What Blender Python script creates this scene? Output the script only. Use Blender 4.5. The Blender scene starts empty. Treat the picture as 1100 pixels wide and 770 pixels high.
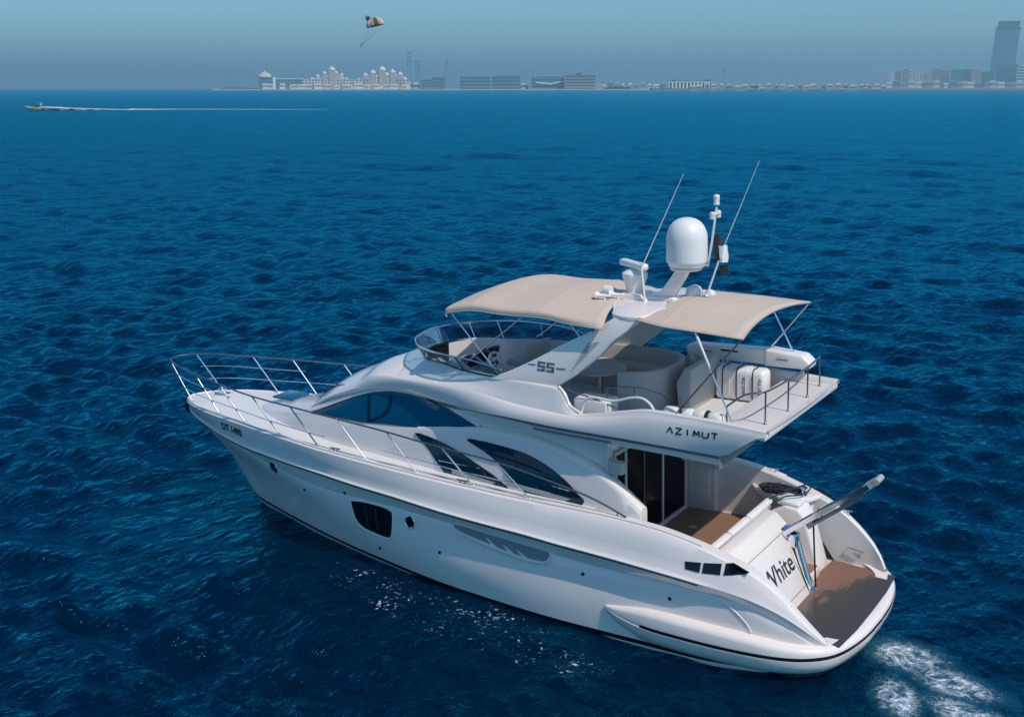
import bpy, bmesh, math, random
import numpy as np
from mathutils import Vector, Matrix
from mathutils.bvhtree import BVHTree
from mathutils.geometry import delaunay_2d_cdt
random.seed(7); rng = np.random.default_rng(7)
S = bpy.context.scene
COL = S.collection
# ------------------------------------------------------------------ camera
# boat frame: x = metres forward of the stern, y = to port, z = up from the waterline; the boat heels a little
BM = Matrix(((0.999981310, -0.000276777, 0.006107647, 0), (0.000000000, 0.998974787, 0.045270031, 0), (-0.006113915, -0.045269185, 0.998956116, 0.20), (0, 0, 0, 1)))
BR = BM.to_3x3()
yaw, roll, th, FPX = -0.99747, -0.03038, 0.2474, 1345.511
dv = Vector((math.cos(yaw)*math.cos(th), math.sin(yaw)*math.cos(th), -math.sin(th)))
r0 = Vector((math.sin(yaw), -math.cos(yaw), 0)); u0 = r0.cross(dv)
rv = math.cos(roll)*r0 + math.sin(roll)*u0; uv = -math.sin(roll)*r0 + math.cos(roll)*u0
CD, CR, CU = BR @ dv, BR @ rv, BR @ uv
CAMLOC = BM @ Vector((-5.71564, 20.95059, 10.65249))
cd = bpy.data.cameras.new('camera'); cam = bpy.data.objects.new('camera', cd); COL.objects.link(cam)
cd.sensor_width = 36; cd.lens = FPX/1100*36; cd.clip_start = 0.5; cd.clip_end = 60000
R = Matrix((CR, CU, -CD)).transposed().to_4x4()
cam.matrix_world = Matrix.Translation(CAMLOC) @ R
S.camera = cam
def far(u, dist, z=0.0, v=None):
    """a point at a horizontal distance, in the compass direction of a bearing given in picture columns"""
    d = CD + CR*((u-550)/FPX) + CU*((385-(94.6 if v is None else v))/FPX)
    h = math.hypot(d.x, d.y)
    return Vector((CAMLOC.x + d.x/h*dist, CAMLOC.y + d.y/h*dist, z if v is None else CAMLOC.z + d.z/h*dist))
# ------------------------------------------------------------------ sky, sun, exposure
SUN_DIR = Vector((-0.62, 0.18, 0.79)).normalized()      # towards the sun
SUN_EL = math.asin(SUN_DIR.z); SUN_AZ = math.atan2(SUN_DIR.x, SUN_DIR.y)
SKY_TINT = (0.48, 0.76, 0.97, 1)      # sea haze takes the yellow out of the low sky
W = bpy.data.worlds.new('World'); S.world = W; W.use_nodes = True
wn = W.node_tree; wn.nodes.clear()
wo = wn.nodes.new('ShaderNodeOutputWorld'); bg = wn.nodes.new('ShaderNodeBackground'); sk = wn.nodes.new('ShaderNodeTexSky')
sk.sky_type = 'NISHITA'; sk.sun_disc = False; sk.sun_elevation = SUN_EL; sk.sun_rotation = SUN_AZ
sk.air_density = 1.0; sk.dust_density = 0.8; sk.ozone_density = 1.6; sk.altitude = 0
bg.inputs[1].default_value = 0.125
tn = wn.nodes.new('ShaderNodeMix'); tn.data_type = 'RGBA'; tn.blend_type = 'MULTIPLY'; tn.inputs['Factor'].default_value = 1.0; tn.inputs['B'].default_value = SKY_TINT
wn.links.new(sk.outputs[0], tn.inputs['A']); wn.links.new(tn.outputs['Result'], bg.inputs[0]); wn.links.new(bg.outputs[0], wo.inputs[0])
sl = bpy.data.lights.new('sun', 'SUN'); sl.energy = 2.9; sl.angle = math.radians(0.6); sl.color = (1.0, 0.91, 0.80)
so = bpy.data.objects.new('sun', sl); COL.objects.link(so)
so.rotation_euler = SUN_DIR.to_track_quat('Z', 'Y').to_euler()
S.view_settings.view_transform = 'Standard'; S.view_settings.look = 'None'
S.view_settings.exposure = 0.18; S.view_settings.gamma = 1.0
S.view_settings.use_curve_mapping = False
S.cycles.volume_bounces = 0; S.cycles.max_bounces = 8; S.cycles.transparent_max_bounces = 16
# ------------------------------------------------------------------ materials
def mat(name, col, rough=0.5, metal=0.0, coat=0.0, var=0.06, vscale=3.0, bump=0.0, bscale=40.0, spec=0.5, stretch=None):
    m = bpy.data.materials.new(name); m.use_nodes = True
    nt = m.node_tree; b = nt.nodes['Principled BSDF']
    b.inputs['Roughness'].default_value = rough; b.inputs['Metallic'].default_value = metal
    b.inputs['Coat Weight'].default_value = coat; b.inputs['Coat Roughness'].default_value = 0.05
    b.inputs['Specular IOR Level'].default_value = spec
    tc = nt.nodes.new('ShaderNodeTexCoord'); src = tc.outputs['Object']
    if stretch:
        mp = nt.nodes.new('ShaderNodeMapping'); mp.inputs['Scale'].default_value = stretch
        nt.links.new(src, mp.inputs[0]); src = mp.outputs[0]
    n = nt.nodes.new('ShaderNodeTexNoise'); n.inputs['Scale'].default_value = vscale; n.inputs['Detail'].default_value = 5
    nt.links.new(src, n.inputs['Vector'])
    mx = nt.nodes.new('ShaderNodeMix'); mx.data_type = 'RGBA'
    mx.inputs['A'].default_value = tuple(c*(1-var) for c in col)+(1,)
    mx.inputs['B'].default_value = tuple(min(1, c*(1+var)) for c in col)+(1,)
    nt.links.new(n.outputs['Fac'], mx.inputs['Factor']); nt.links.new(mx.outputs['Result'], b.inputs['Base Color'])
    if bump:
        n2 = nt.nodes.new('ShaderNodeTexNoise'); n2.inputs['Scale'].default_value = bscale; n2.inputs['Detail'].default_value = 4
        nt.links.new(src, n2.inputs['Vector'])
        bp = nt.nodes.new('ShaderNodeBump'); bp.inputs['Strength'].default_value = bump; bp.inputs['Distance'].default_value = 0.02
        nt.links.new(n2.outputs['Fac'], bp.inputs['Height']); nt.links.new(bp.outputs[0], b.inputs['Normal'])
    return m
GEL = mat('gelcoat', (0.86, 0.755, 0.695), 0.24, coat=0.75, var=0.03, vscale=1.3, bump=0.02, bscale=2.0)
GELD = mat('deck_nonskid', (0.70, 0.69, 0.67), 0.55, var=0.05, bump=0.15, bscale=160)
GREYG = mat('groove_shade', (0.16, 0.18, 0.20), 0.3, coat=0.3)
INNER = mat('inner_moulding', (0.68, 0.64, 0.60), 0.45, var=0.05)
BLACK = mat('black_stripe', (0.008, 0.009, 0.012), 0.25, var=0.1)
RECESS_SHADE = mat('recess_shade_grey', (0.22, 0.235, 0.25), 0.5)  # shade inside the intake, put into a flat grey
RUBBER = mat('black_rubber', (0.015, 0.015, 0.017), 0.5)
ANTI = mat('antifoul', (0.01, 0.012, 0.018), 0.6)
GLASSD = mat('tinted_glass', (0.001, 0.085, 0.165), 0.05, spec=0.8)
GLASSL = mat('leaf_window_glass', (0.001, 0.026, 0.050), 0.06, spec=0.45)
DOORG = mat('door_glass', (0.002, 0.003, 0.006), 0.1, spec=0.08)
GLASSB = mat('black_glass', (0.004, 0.006, 0.010), 0.12, spec=0.35)
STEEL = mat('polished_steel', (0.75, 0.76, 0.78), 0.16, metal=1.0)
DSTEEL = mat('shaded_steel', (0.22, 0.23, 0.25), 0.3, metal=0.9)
CANVAS = mat('beige_canvas', (0.57, 0.46, 0.37), 0.85, var=0.06, vscale=2.0, bump=0.5, bscale=2.6, stretch=(1, .45, 1))
VINYL = mat('white_vinyl', (0.74, 0.73, 0.71), 0.5, var=0.04, bump=0.2, bscale=9)
CREAM = mat('cream_vinyl', (0.50, 0.46, 0.42), 0.5, var=0.06, bump=0.1, bscale=12)
SEATG = mat('grey_upholstery', (0.42, 0.40, 0.38), 0.6, var=0.06)
CANIS = mat('white_canister', (0.80, 0.76, 0.73), 0.35, var=0.04)
ROPE = mat('dark_rope', (0.02, 0.03, 0.035), 0.8, var=0.4, vscale=30, bump=0.6, bscale=60)
INK = mat('dark_lettering', (0.02, 0.025, 0.035), 0.4)
GREYINK = mat('grey_lettering', (0.10, 0.12, 0.15), 0.4)
def teak_mat(name, dry, wet, wetx=None):
    m = mat(name, dry, 0.6, var=0.38, vscale=4, stretch=(1, 15, 1))
    nt = m.node_tree; b = nt.nodes['Principled BSDF']
    tc = nt.nodes.new('ShaderNodeTexCoord'); sp = nt.nodes.new('ShaderNodeSeparateXYZ'); nt.links.new(tc.outputs['Object'], sp.inputs[0])
    def mth(op, a, bb):
        q = nt.nodes.new('ShaderNodeMath'); q.operation = op
        for i, v in enumerate((a, bb)):
            if isinstance(v, (int, float)): q.inputs[i].default_value = v
            else: nt.links.new(v, q.inputs[i])
        return q.outputs[0]
    # caulking seams running fore and aft, 6 cm apart
    seam = mth('LESS_THAN', mth('FRACT', mth('MULTIPLY', mth('ADD', sp.outputs['Y'], 20), 15), 0), 0.2)
    old = b.inputs['Base Color'].links[0].from_socket
    cur = old
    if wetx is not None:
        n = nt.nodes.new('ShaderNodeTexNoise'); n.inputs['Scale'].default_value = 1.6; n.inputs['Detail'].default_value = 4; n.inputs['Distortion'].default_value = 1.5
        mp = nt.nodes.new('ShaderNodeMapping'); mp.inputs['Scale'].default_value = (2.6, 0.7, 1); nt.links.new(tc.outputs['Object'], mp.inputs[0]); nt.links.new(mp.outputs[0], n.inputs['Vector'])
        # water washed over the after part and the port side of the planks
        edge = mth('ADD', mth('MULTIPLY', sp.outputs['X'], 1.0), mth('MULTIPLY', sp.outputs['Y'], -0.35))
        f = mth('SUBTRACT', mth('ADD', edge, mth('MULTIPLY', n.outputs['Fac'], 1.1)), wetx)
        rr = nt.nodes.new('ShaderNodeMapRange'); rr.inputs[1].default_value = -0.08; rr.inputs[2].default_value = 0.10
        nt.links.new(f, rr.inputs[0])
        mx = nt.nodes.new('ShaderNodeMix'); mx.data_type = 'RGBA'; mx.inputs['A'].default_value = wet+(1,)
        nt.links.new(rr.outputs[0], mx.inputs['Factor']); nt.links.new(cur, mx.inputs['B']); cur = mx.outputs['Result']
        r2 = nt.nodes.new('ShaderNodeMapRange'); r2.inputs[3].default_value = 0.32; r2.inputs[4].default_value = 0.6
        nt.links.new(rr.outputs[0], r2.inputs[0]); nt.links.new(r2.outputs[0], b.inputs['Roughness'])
    m2 = nt.nodes.new('ShaderNodeMix'); m2.data_type = 'RGBA'; m2.inputs['B'].default_value = (0.012, 0.010, 0.009, 1)
    nt.links.new(mth('MULTIPLY', seam, 0.8), m2.inputs['Factor']); nt.links.new(cur, m2.inputs['A'])
    nt.links.new(m2.outputs['Result'], b.inputs['Base Color'])
    return m
TEAK = teak_mat('teak', (0.30, 0.165, 0.10), (0.1, 0.06, 0.04))
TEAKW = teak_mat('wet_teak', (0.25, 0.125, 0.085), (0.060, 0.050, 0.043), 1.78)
def tinted(name, tint, refl=0.12):
    m = bpy.data.materials.new(name); m.use_nodes = True; nt = m.node_tree
    nt.nodes.remove(nt.nodes['Principled BSDF']); out = nt.nodes['Material Output']
    t = nt.nodes.new('ShaderNodeBsdfTransparent'); t.inputs[0].default_value = tint+(1,)
    g = nt.nodes.new('ShaderNodeBsdfGlossy'); g.inputs['Roughness'].default_value = 0.03
    f = nt.nodes.new('ShaderNodeFresnel'); f.inputs[0].default_value = 1.45
    mx = nt.nodes.new('ShaderNodeMixShader'); q = nt.nodes.new('ShaderNodeMath'); q.operation = 'MULTIPLY'; q.inputs[1].default_value = .45; nt.links.new(f.outputs[0], q.inputs[0]); nt.links.new(q.outputs[0], mx.inputs[0])
    nt.links.new(t.outputs[0], mx.inputs[1]); nt.links.new(g.outputs[0], mx.inputs[2]); nt.links.new(mx.outputs[0], out.inputs[0])
    return m
TINT = tinted('smoked_windscreen', (0.36, 0.54, 0.60))
# ------------------------------------------------------------------ mesh helpers
YACHT = None
def link(o, parent=None):
    COL.objects.link(o)
    if parent is not None: o.parent = parent
    return o
def mk(name, V, F, m, parent=None, ang=35, smooth=True):
    me = bpy.data.meshes.new(name); me.from_pydata([tuple(v) for v in V], [], [tuple(f) for f in F]); me.update()
    bm = bmesh.new(); bm.from_mesh(me); bmesh.ops.remove_doubles(bm, verts=bm.verts, dist=1e-4)
    bmesh.ops.dissolve_degenerate(bm, edges=bm.edges, dist=1e-5)
    bmesh.ops.recalc_face_normals(bm, faces=bm.faces)
    bm.to_mesh(me); bm.free()
    if smooth:
        me.shade_smooth(); me.set_sharp_from_angle(angle=math.radians(ang))
    me.materials.append(m)
    return link(bpy.data.objects.new(name, me), parent)
def crv(pts, t):
    """smooth (monotone-ish) interpolation of (t, a, b, ...) rows"""
    P = sorted(pts); xs = [p[0] for p in P]; n = len(P)
    if t <= xs[0]: return list(P[0][1:])
    if t >= xs[-1]: return list(P[-1][1:])
    i = max(k for k in range(n) if xs[k] <= t); i = min(i, n-2)
    h = xs[i+1]-xs[i]; s = (t-xs[i])/h; out = []
    for c in range(1, len(P[0])):
        y = [p[c] for p in P]; d = [(y[k+1]-y[k])/(xs[k+1]-xs[k]) for k in range(n-1)]
        def m(k):
            if k == 0: return d[0]
            if k == n-1: return d[-1]
            if d[k-1]*d[k] <= 0: return 0.0
            w1 = 2*(xs[k+1]-xs[k])+(xs[k]-xs[k-1]); w2 = (xs[k+1]-xs[k])+2*(xs[k]-xs[k-1])
            return (w1+w2)/(w1/d[k-1]+w2/d[k])
        m0, m1 = m(i), m(i+1)
        out.append((2*s**3-3*s**2+1)*y[i]+(s**3-2*s**2+s)*h*m0+(-2*s**3+3*s**2)*y[i+1]+(s**3-s**2)*h*m1)
    return out
def grid(rows, close=False):
    V = [p for r in rows for p in r]; n = len(rows[0]); F = []
    for i in range(len(rows)-1):
        for j in range(n-1 if not close else n):
            a = i*n+j; b = i*n+(j+1) % n
            F.append((a, b, b+n, a+n))
    return V, F
def join(*vf):
    V, F = [], []
    for v, f in vf:
        o = len(V); V += list(v); F += [tuple(i+o for i in q) for q in f]
    return V, F
def mir(vf): return [(x, -y, z) for x, y, z in vf[0]], vf[1]
def both(vf): return join(vf, mir(vf))
def tube(path, r, seg=8, closed=False, r2=None):
    P = [Vector(p) for p in path]; n = len(P); rows = []
    up = Vector((0, 0, 1)); last = None
    for i, p in enumerate(P):
        if closed: t = P[(i+1) % n]-P[i-1]
        else: t = P[min(i+1, n-1)]-P[max(i-1, 0)]
        t.normalize()
        if last is None:
            a = t.cross(up) if abs(t.z) < .9 else t.cross(Vector((1, 0, 0)))
            a.normalize()
        else: a = (last - t*last.dot(t)).normalized()
        last = a; b = t.cross(a)
        rr = r if r2 is None else r+(r2-r)*i/max(1, n-1)
        rows.append([p+a*math.cos(k*2*math.pi/seg)*rr+b*math.sin(k*2*math.pi/seg)*rr for k in range(seg)])
    if closed: rows.append(rows[0])
    V, F = grid(rows, True)
    if not closed:
        F.append(tuple(range(seg))); F.append(tuple(range(len(V)-seg, len(V))))
    return V, F
def smoothpath(P, n=8, closed=False):
    P = [Vector(p) for p in P]; out = []; m = len(P)
    rng_ = range(m if closed else m-1)
    for i in rng_:
        p0 = P[i-1] if (closed or i > 0) else P[0]*2-P[1]
        p1 = P[i]; p2 = P[(i+1) % m]; p3 = P[(i+2) % m] if (closed or i+2 < m) else P[-1]*2-P[-2]
        for k in range(n):
            t = k/n
            out.append(0.5*((2*p1)+(p2-p0)*t+(2*p0-5*p1+4*p2-p3)*t*t+(3*p1-p0-3*p2+p3)*t**3))
    if not closed: out.append(P[-1])
    return out
def box(c, s, bev=0.0, rot=None, seg=3):
    bm = bmesh.new(); bmesh.ops.create_cube(bm, size=1)
    for v in bm.verts: v.co = Vector((v.co.x*s[0], v.co.y*s[1], v.co.z*s[2]))
    if bev: bmesh.ops.bevel(bm, geom=bm.edges[:], offset=bev, segments=seg, affect='EDGES', profile=0.5)
    if rot is not None: bmesh.ops.transform(bm, matrix=rot, verts=bm.verts)
    V = [tuple(v.co+Vector(c)) for v in bm.verts]; F = [tuple(v.index for v in f.verts) for f in bm.faces]; bm.free()
    return V, F
def lathe(prof, c=(0, 0, 0), seg=32, axis=None):
    rows = [[(r*math.cos(k*2*math.pi/seg), r*math.sin(k*2*math.pi/seg), z) for k in range(seg)] for r, z in prof]
    V, F = grid(rows, True)
    if axis is not None:
        q = Vector((0, 0, 1)).rotation_difference(Vector(axis)); V = [tuple(q @ Vector(v)) for v in V]
    V = [tuple(Vector(v)+Vector(c)) for v in V]
    F.append(tuple(range(seg))); F.append(tuple(range(len(V)-seg, len(V))))
    return V, F
def prism(poly, y0, y1, bev=0.0):
    """polygon in (x, z) extruded from y0 to y1"""
    bm = bmesh.new(); vs = [bm.verts.new((x, y0, z)) for x, z in poly]; f = bm.faces.new(vs)
    e = bmesh.ops.extrude_face_region(bm, geom=[f]); nv = [g for g in e['geom'] if isinstance(g, bmesh.types.BMVert)]
    for v in nv: v.co.y = y1
    if bev: bmesh.ops.bevel(bm, geom=bm.edges[:], offset=bev, segments=3, affect='EDGES', profile=0.5)
    bm.verts.index_update()
    V = [tuple(v.co) for v in bm.verts]; F = [tuple(v.index for v in g.verts) for g in bm.faces]; bm.free()
    return V, F
def plate(poly, z0, z1, bev=0.0):
    V, F = prism(poly, z0, z1, bev)
    return [(x, z, y) for x, y, z in V], F
def bvh_of(*objs):
    V, F = [], []
    for o in objs:
        k = len(V); V += [v.co.copy() for v in o.data.vertices]; F += [tuple(i+k for i in p.vertices) for p in o.data.polygons]
    return BVHTree.FromPolygons(V, F)
def side_patch(polys, bvh, off=0.006, step=0.12, d=(0, -1, 0), start=5.0, back=0.03):
    """polygons in (x, z) laid on the port side of a surface, conforming to it, as a thin closed skin"""
    d = Vector(d); Vv, Ff = [], []
    for poly in polys:
        P = []
        for i in range(len(poly)):
            a = Vector(poly[i]); b = Vector(poly[(i+1) % len(poly)]); n = max(1, int((b-a).length/step))
            P += [a+(b-a)*k/n for k in range(n)]
        n = len(P); pts = list(P)
        xs = [p.x for p in P]; zs = [p.y for p in P]
        if step < 5:
            x = min(xs)+step
            while x < max(xs):
                z = min(zs)+step/2
                while z < max(zs): pts.append(Vector((x, z))); z += step
                x += step
        v2, e2, f2, *_ = delaunay_2d_cdt(pts, [], [list(range(n))], 1, 1e-5)
        base = len(Vv); ok = []
        for p in v2:
            h = bvh.ray_cast(Vector((p.x, start, p.y)) if d.y < 0 and d.x == 0 else Vector((0, 0, 0)), d)
            y = h[0].y if h[0] is not None else None
            ok.append(y)
        good = [y for y in ok if y is not None]
        if not good: continue
        av = sum(good)/len(good)
        ok = [av if y is None else y for y in ok]
        for p, y in zip(v2, ok): Vv.append((p.x, y+off, p.y))
        k = len(v2)
        for p, y in zip(v2, ok): Vv.append((p.x, y-back, p.y))
        from collections import Counter
        cnt = Counter()
        for f in f2:
            for i in range(len(f)): cnt[tuple(sorted((f[i], f[(i+1) % len(f)])))] += 1
            Ff.append(tuple(base+i for i in f)); Ff.append(tuple(base+k+i for i in reversed(f)))
        for (a, b), c in cnt.items():
            if c == 1: Ff.append((base+a, base+b, base+k+b, base+k+a))
    return Vv, Ff
def smooth2(poly, n=5):
    return [(p.x, p.y) for p in smoothpath([(x, y, 0) for x, y in poly], n, True)]
def outline_ring(poly, bvh, r, off=0.0):
    P = []
    for x, z in poly:
        h = bvh.ray_cast(Vector((x, 5, z)), Vector((0, -1, 0)))
        if h[0] is not None: P.append((x, h[0].y+off, z))
    return tube(P, r, 6, True)
def empty(name, label, cat, loc=(0, 0, 0), group=None, mw=None):
    o = bpy.data.objects.new(name, None); COL.objects.link(o)
    o.empty_display_size = .3
    if mw is not None: o.matrix_world = mw
    else: o.location = loc
    o['label'] = label; o['category'] = cat
    if group: o['group'] = group
    return o
def tag(o, label=None, cat=None, group=None, kind=None):
    for k, v in (('label', label), ('category', cat), ('group', group), ('kind', kind)):
        if v: o[k] = v
    return o
def stroke_polys(strokes, w):
    out = []
    for a, b in strokes:
        a = Vector(a); b = Vector(b); t = (b-a).normalized(); n = Vector((-t.y, t.x))*w/2
        out.append([tuple(a+n), tuple(b+n), tuple(b-n), tuple(a-n)])
    return out
def text_polys(body, size, bold=0.0, sx=1.0, shear=0.0):
    """outline of text in the built-in font -> (verts, faces) flat in x, y"""
    c = bpy.data.curves.new('t', 'FONT'); c.body = body; c.size = size; c.offset = bold; c.shear = shear; c.align_x = 'CENTER'; c.align_y = 'CENTER'
    o = bpy.data.objects.new('t', c); COL.objects.link(o)
    dg = bpy.context.evaluated_depsgraph_get(); me = bpy.data.meshes.new_from_object(o.evaluated_get(dg))
    V = [(v.co.x*sx, v.co.y) for v in me.vertices]; F = [tuple(p.vertices) for p in me.polygons]
    bpy.data.objects.remove(o); bpy.data.curves.remove(c); bpy.data.meshes.remove(me)
    return V, F
# ------------------------------------------------------------------ sea
def build_water():
    fw = math.atan2(CD.y, CD.x)
    a1 = np.linspace(-0.60, 0.60, 1250); a2 = np.linspace(0.60, 2*math.pi-0.60, 90)[1:]
    ang = np.concatenate([a1, a2[:-1]]) + fw
    rr = [1.0]
    while rr[-1] < 25000:
        r = rr[-1]
        g = 0.06 if r < 8 else (0.0048 if r < 70 else (0.0058 if r < 220 else (0.013 if r < 1000 else 0.08)))
        rr.append(r*(1+g))
    rr = np.array(rr); A, Rr = np.meshgrid(ang, rr)
    X = CAMLOC.x+Rr*np.cos(A); Y = CAMLOC.y+Rr*np.sin(A); Z = np.zeros_like(X)
    dr = np.gradient(rr)[:, None]*np.ones_like(A)
    wind = fw+math.pi/2+0.9
    n = 150
    lam = np.exp(rng.uniform(math.log(0.40), math.log(9), n)); k = 2*math.pi/lam
    th_ = wind+rng.normal(0, 0.75, n); ph = rng.uniform(0, 2*math.pi, n)
    amp = 0.0115*lam**0.72*(0.5+rng.random(n))
    amp = np.where(lam > 4, amp*0.55, amp)
    for i in range(n):
        fade = np.clip((lam[i]/dr-2.5)/2.5, 0, 1)
        q = k[i]*(X*math.cos(th_[i])+Y*math.sin(th_[i]))+ph[i]
        s = np.sin(q)
        Z += amp[i]*fade*(s+0.22*np.cos(2*q)*-1)
    for i in range(24):
        l2 = math.exp(rng.uniform(math.log(9), math.log(34))); t2 = wind+rng.normal(0, 0.6); p2 = rng.uniform(0, 6.28)
        Z += 0.0042*l2**0.9*np.clip((l2/dr-2.5)/2.5, 0, 1)*np.sin(2*math.pi/l2*(X*math.cos(t2)+Y*math.sin(t2))+p2)*np.clip((Rr-25)/120, 0, 1)
    Z *= 0.55*np.clip((5000-Rr)/4000, 0, 1)
    # the hull flattens the chop close alongside
    qx = np.clip(X, 0.5, 15.0); dd = np.hypot(X-qx, Y)-2.2
    Z *= 0.30+0.70*np.clip(dd/5.0, 0, 1)
    nr, na = X.shape
    V = np.stack([X, Y, Z], -1).reshape(-1, 3)
    i = np.arange(nr-1)[:, None]; j = np.arange(na)[None, :]; j2 = (j+1) % na
    F = np.stack([(i*na+j), (i*na+j2), ((i+1)*na+j2), ((i+1)*na+j)], -1).reshape(-1, 4)
    c0 = len(V); V = np.vstack([V, [[CAMLOC.x, CAMLOC.y, 0]]])
    me = bpy.data.meshes.new('sea')
    tri = np.stack([np.full(na, c0), np.arange(na), (np.arange(na)+1) % na], -1)
    me.vertices.add(len(V)); me.vertices.foreach_set('co', V.astype(np.float32).ravel())
    nl = F.size+tri.size
    me.loops.add(nl); me.loops.foreach_set('vertex_index', np.concatenate([F[:, ::1].ravel(), tri.ravel()]).astype(np.int32))
    me.polygons.add(len(F)+na)
    ls = np.concatenate([np.arange(len(F))*4, len(F)*4+np.arange(na)*3]).astype(np.int32)
    me.polygons.foreach_set('loop_start', ls)
    me.update(calc_edges=True); me.validate()
    me.shade_smooth()
    if me.polygons[len(F)//2].normal.z < 0: me.flip_normals()
    return link(bpy.data.objects.new('sea', me))
sea = build_water(); tag(sea, kind='structure')
def sea_mat():
    m = bpy.data.materials.new('sea_water'); m.use_nodes = True; nt = m.node_tree; b = nt.nodes['Principled BSDF']; N = nt.nodes.new; L_ = nt.links.new
    def mth(op, a, bb=0.0, cc=None):
        q = N('ShaderNodeMath'); q.operation = op
        for i, v in enumerate((a, bb) if cc is None else (a, bb, cc)):
            if isinstance(v, (int, float)): q.inputs[i].default_value = v
            else: L_(v, q.inputs[i])
        return q.outputs[0]
    tc = N('ShaderNodeTexCoord'); P = tc.outputs['Object']
    sp = N('ShaderNodeSeparateXYZ'); L_(P, sp.inputs[0]); X, Y = sp.outputs['X'], sp.outputs['Y']
    def noise(scale, det=4, st=(1, 1, 1), dist=0.0, rough=0.55, rz=0.0):
        mp = N('ShaderNodeMapping'); mp.inputs['Scale'].default_value = st; mp.inputs['Rotation'].default_value = (0, 0, rz); L_(P, mp.inputs[0])
        n = N('ShaderNodeTexNoise'); n.inputs['Scale'].default_value = scale; n.inputs['Detail'].default_value = det
        n.inputs['Roughness'].default_value = rough; n.inputs['Distortion'].default_value = dist
        L_(mp.outputs[0], n.inputs['Vector']); return n.outputs['Fac']
    # broad noise patches that change the colour of the water a little
    n0 = noise(0.05, 3)
    cr = N('ShaderNodeMix'); cr.data_type = 'RGBA'
    cr.inputs['A'].default_value = SEA_A; cr.inputs['B'].default_value = SEA_B
    L_(n0, cr.inputs['Factor'])
    # foam: the propeller wash behind the stern; flecks along the port side also paint in glints
    def ell(cx, cy, rx, ry, a):
        ca, sa = math.cos(a), math.sin(a)
        dx = mth('SUBTRACT', X, cx); dy = mth('SUBTRACT', Y, cy)
        u = mth('ADD', mth('MULTIPLY', dx, ca/rx), mth('MULTIPLY', dy, sa/rx)); v = mth('ADD', mth('MULTIPLY', dx, -sa/ry), mth('MULTIPLY', dy, ca/ry))
        return mth('SUBTRACT', 1.0, mth('SQRT', mth('ADD', mth('MULTIPLY', u, u), mth('MULTIPLY', v, v))))
    wash = N('ShaderNodeMapRange'); wash.inputs[1].default_value = -0.1; wash.inputs[2].default_value = 0.55
    e = None
    for w in WASH:
        q = ell(*w); e = q if e is None else mth('MAXIMUM', e, q)
    L_(e, wash.inputs[0])
    nA = noise(2.3, 9, dist=0.7, rough=0.72)
    nB = noise(7.0, 6, dist=0.4, rough=0.65)
    ridg = mth('SUBTRACT', 1.0, mth('MULTIPLY', mth('ABSOLUTE', mth('SUBTRACT', nA, 0.5)), 7.0))
    f1 = mth('ADD', mth('MULTIPLY', ridg, 0.55), mth('MULTIPLY', nB, 0.75))
    f1 = mth('SUBTRACT', mth('ADD', f1, mth('MULTIPLY', wash.outputs[0], 0.66)), 1.16)
    fr = N('ShaderNodeMapRange'); fr.inputs[1].default_value = 0.0; fr.inputs[2].default_value = 0.40; L_(f1, fr.inputs[0])
    wm = mth('GREATER_THAN', wash.outputs[0], 0.001)
    foam1 = mth('MULTIPLY', fr.outputs[0], mth('MULTIPLY', wm, mth('MINIMUM', mth('MULTIPLY', wash.outputs[0], 2.2), 1.0)))
    fl = N('ShaderNodeMapRange'); fl.inputs[1].default_value = 0.0; fl.inputs[2].default_value = 0.5; L_(ell(*GLINT_FLECK), fl.inputs[0])
    nC = noise(10.0, 3, rough=0.6, dist=.6); nD = noise(1.3, 2)
    f2 = mth('SUBTRACT', mth('ADD', mth('MULTIPLY', nC, 1.0), mth('MULTIPLY', mth('MULTIPLY', nD, fl.outputs[0]), 0.42)), 0.845)
    fr2 = N('ShaderNodeMapRange'); fr2.inputs[1].default_value = 0.0; fr2.inputs[2].default_value = 0.06; L_(f2, fr2.inputs[0])
    glint_flecks = mth('MULTIPLY', fr2.outputs[0], mth('MULTIPLY', mth('GREATER_THAN', fl.outputs[0], 0.02), 0.7))
    foam = mth('MINIMUM', mth('ADD', foam1, glint_flecks), 1.0)  # mixes real foam with the painted glint flecks
    # aerated water round the wash is paler and greener
    aer = mth('MULTIPLY', wash.outputs[0], 0.75)
    m1 = N('ShaderNodeMix'); m1.data_type = 'RGBA'; m1.inputs['B'].default_value = (0.03, 0.14, 0.19, 1)
    L_(aer, m1.inputs['Factor']); L_(cr.outputs['Result'], m1.inputs['A'])
    m2 = N('ShaderNodeMix'); m2.data_type = 'RGBA'; m2.inputs['B'].default_value = (0.72, 0.76, 0.80, 1)
    L_(foam, m2.inputs['Factor']); L_(m1.outputs['Result'], m2.inputs['A']); FCOL = m2.outputs['Result']
    ro = N('ShaderNodeMapRange'); ro.inputs[3].default_value = 0.13; ro.inputs[4].default_value = 0.8; L_(foam, ro.inputs[0]); FRO = ro.outputs[0]
    # small ripples, fading with distance by their size
    fw = math.atan2(CD.y, CD.x)
    h = mth('ADD', mth('MULTIPLY', noise(1.5, 5, (1, 0.55, 1), rz=-(fw+math.pi/2+0.9), rough=0.62), 0.75), mth('MULTIPLY', noise(4.5, 4, (1, 0.7, 1), rz=-(fw+math.pi/2+1.3), rough=.6), 0.16))
    h = mth('ADD', h, mth('MULTIPLY', noise(0.22, 5, (1, 0.4, 1), rz=-(fw+math.pi/2+0.7), rough=.6), 2.6))
    h = mth('ADD', h, mth('MULTIPLY', foam, 0.10))
    bp = N('ShaderNodeBump'); bp.inputs['Strength'].default_value = 1.0; bp.inputs['Distance'].default_value = SEA_BUMP
    L_(h, bp.inputs['Height']); nt.nodes.remove(b)
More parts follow.
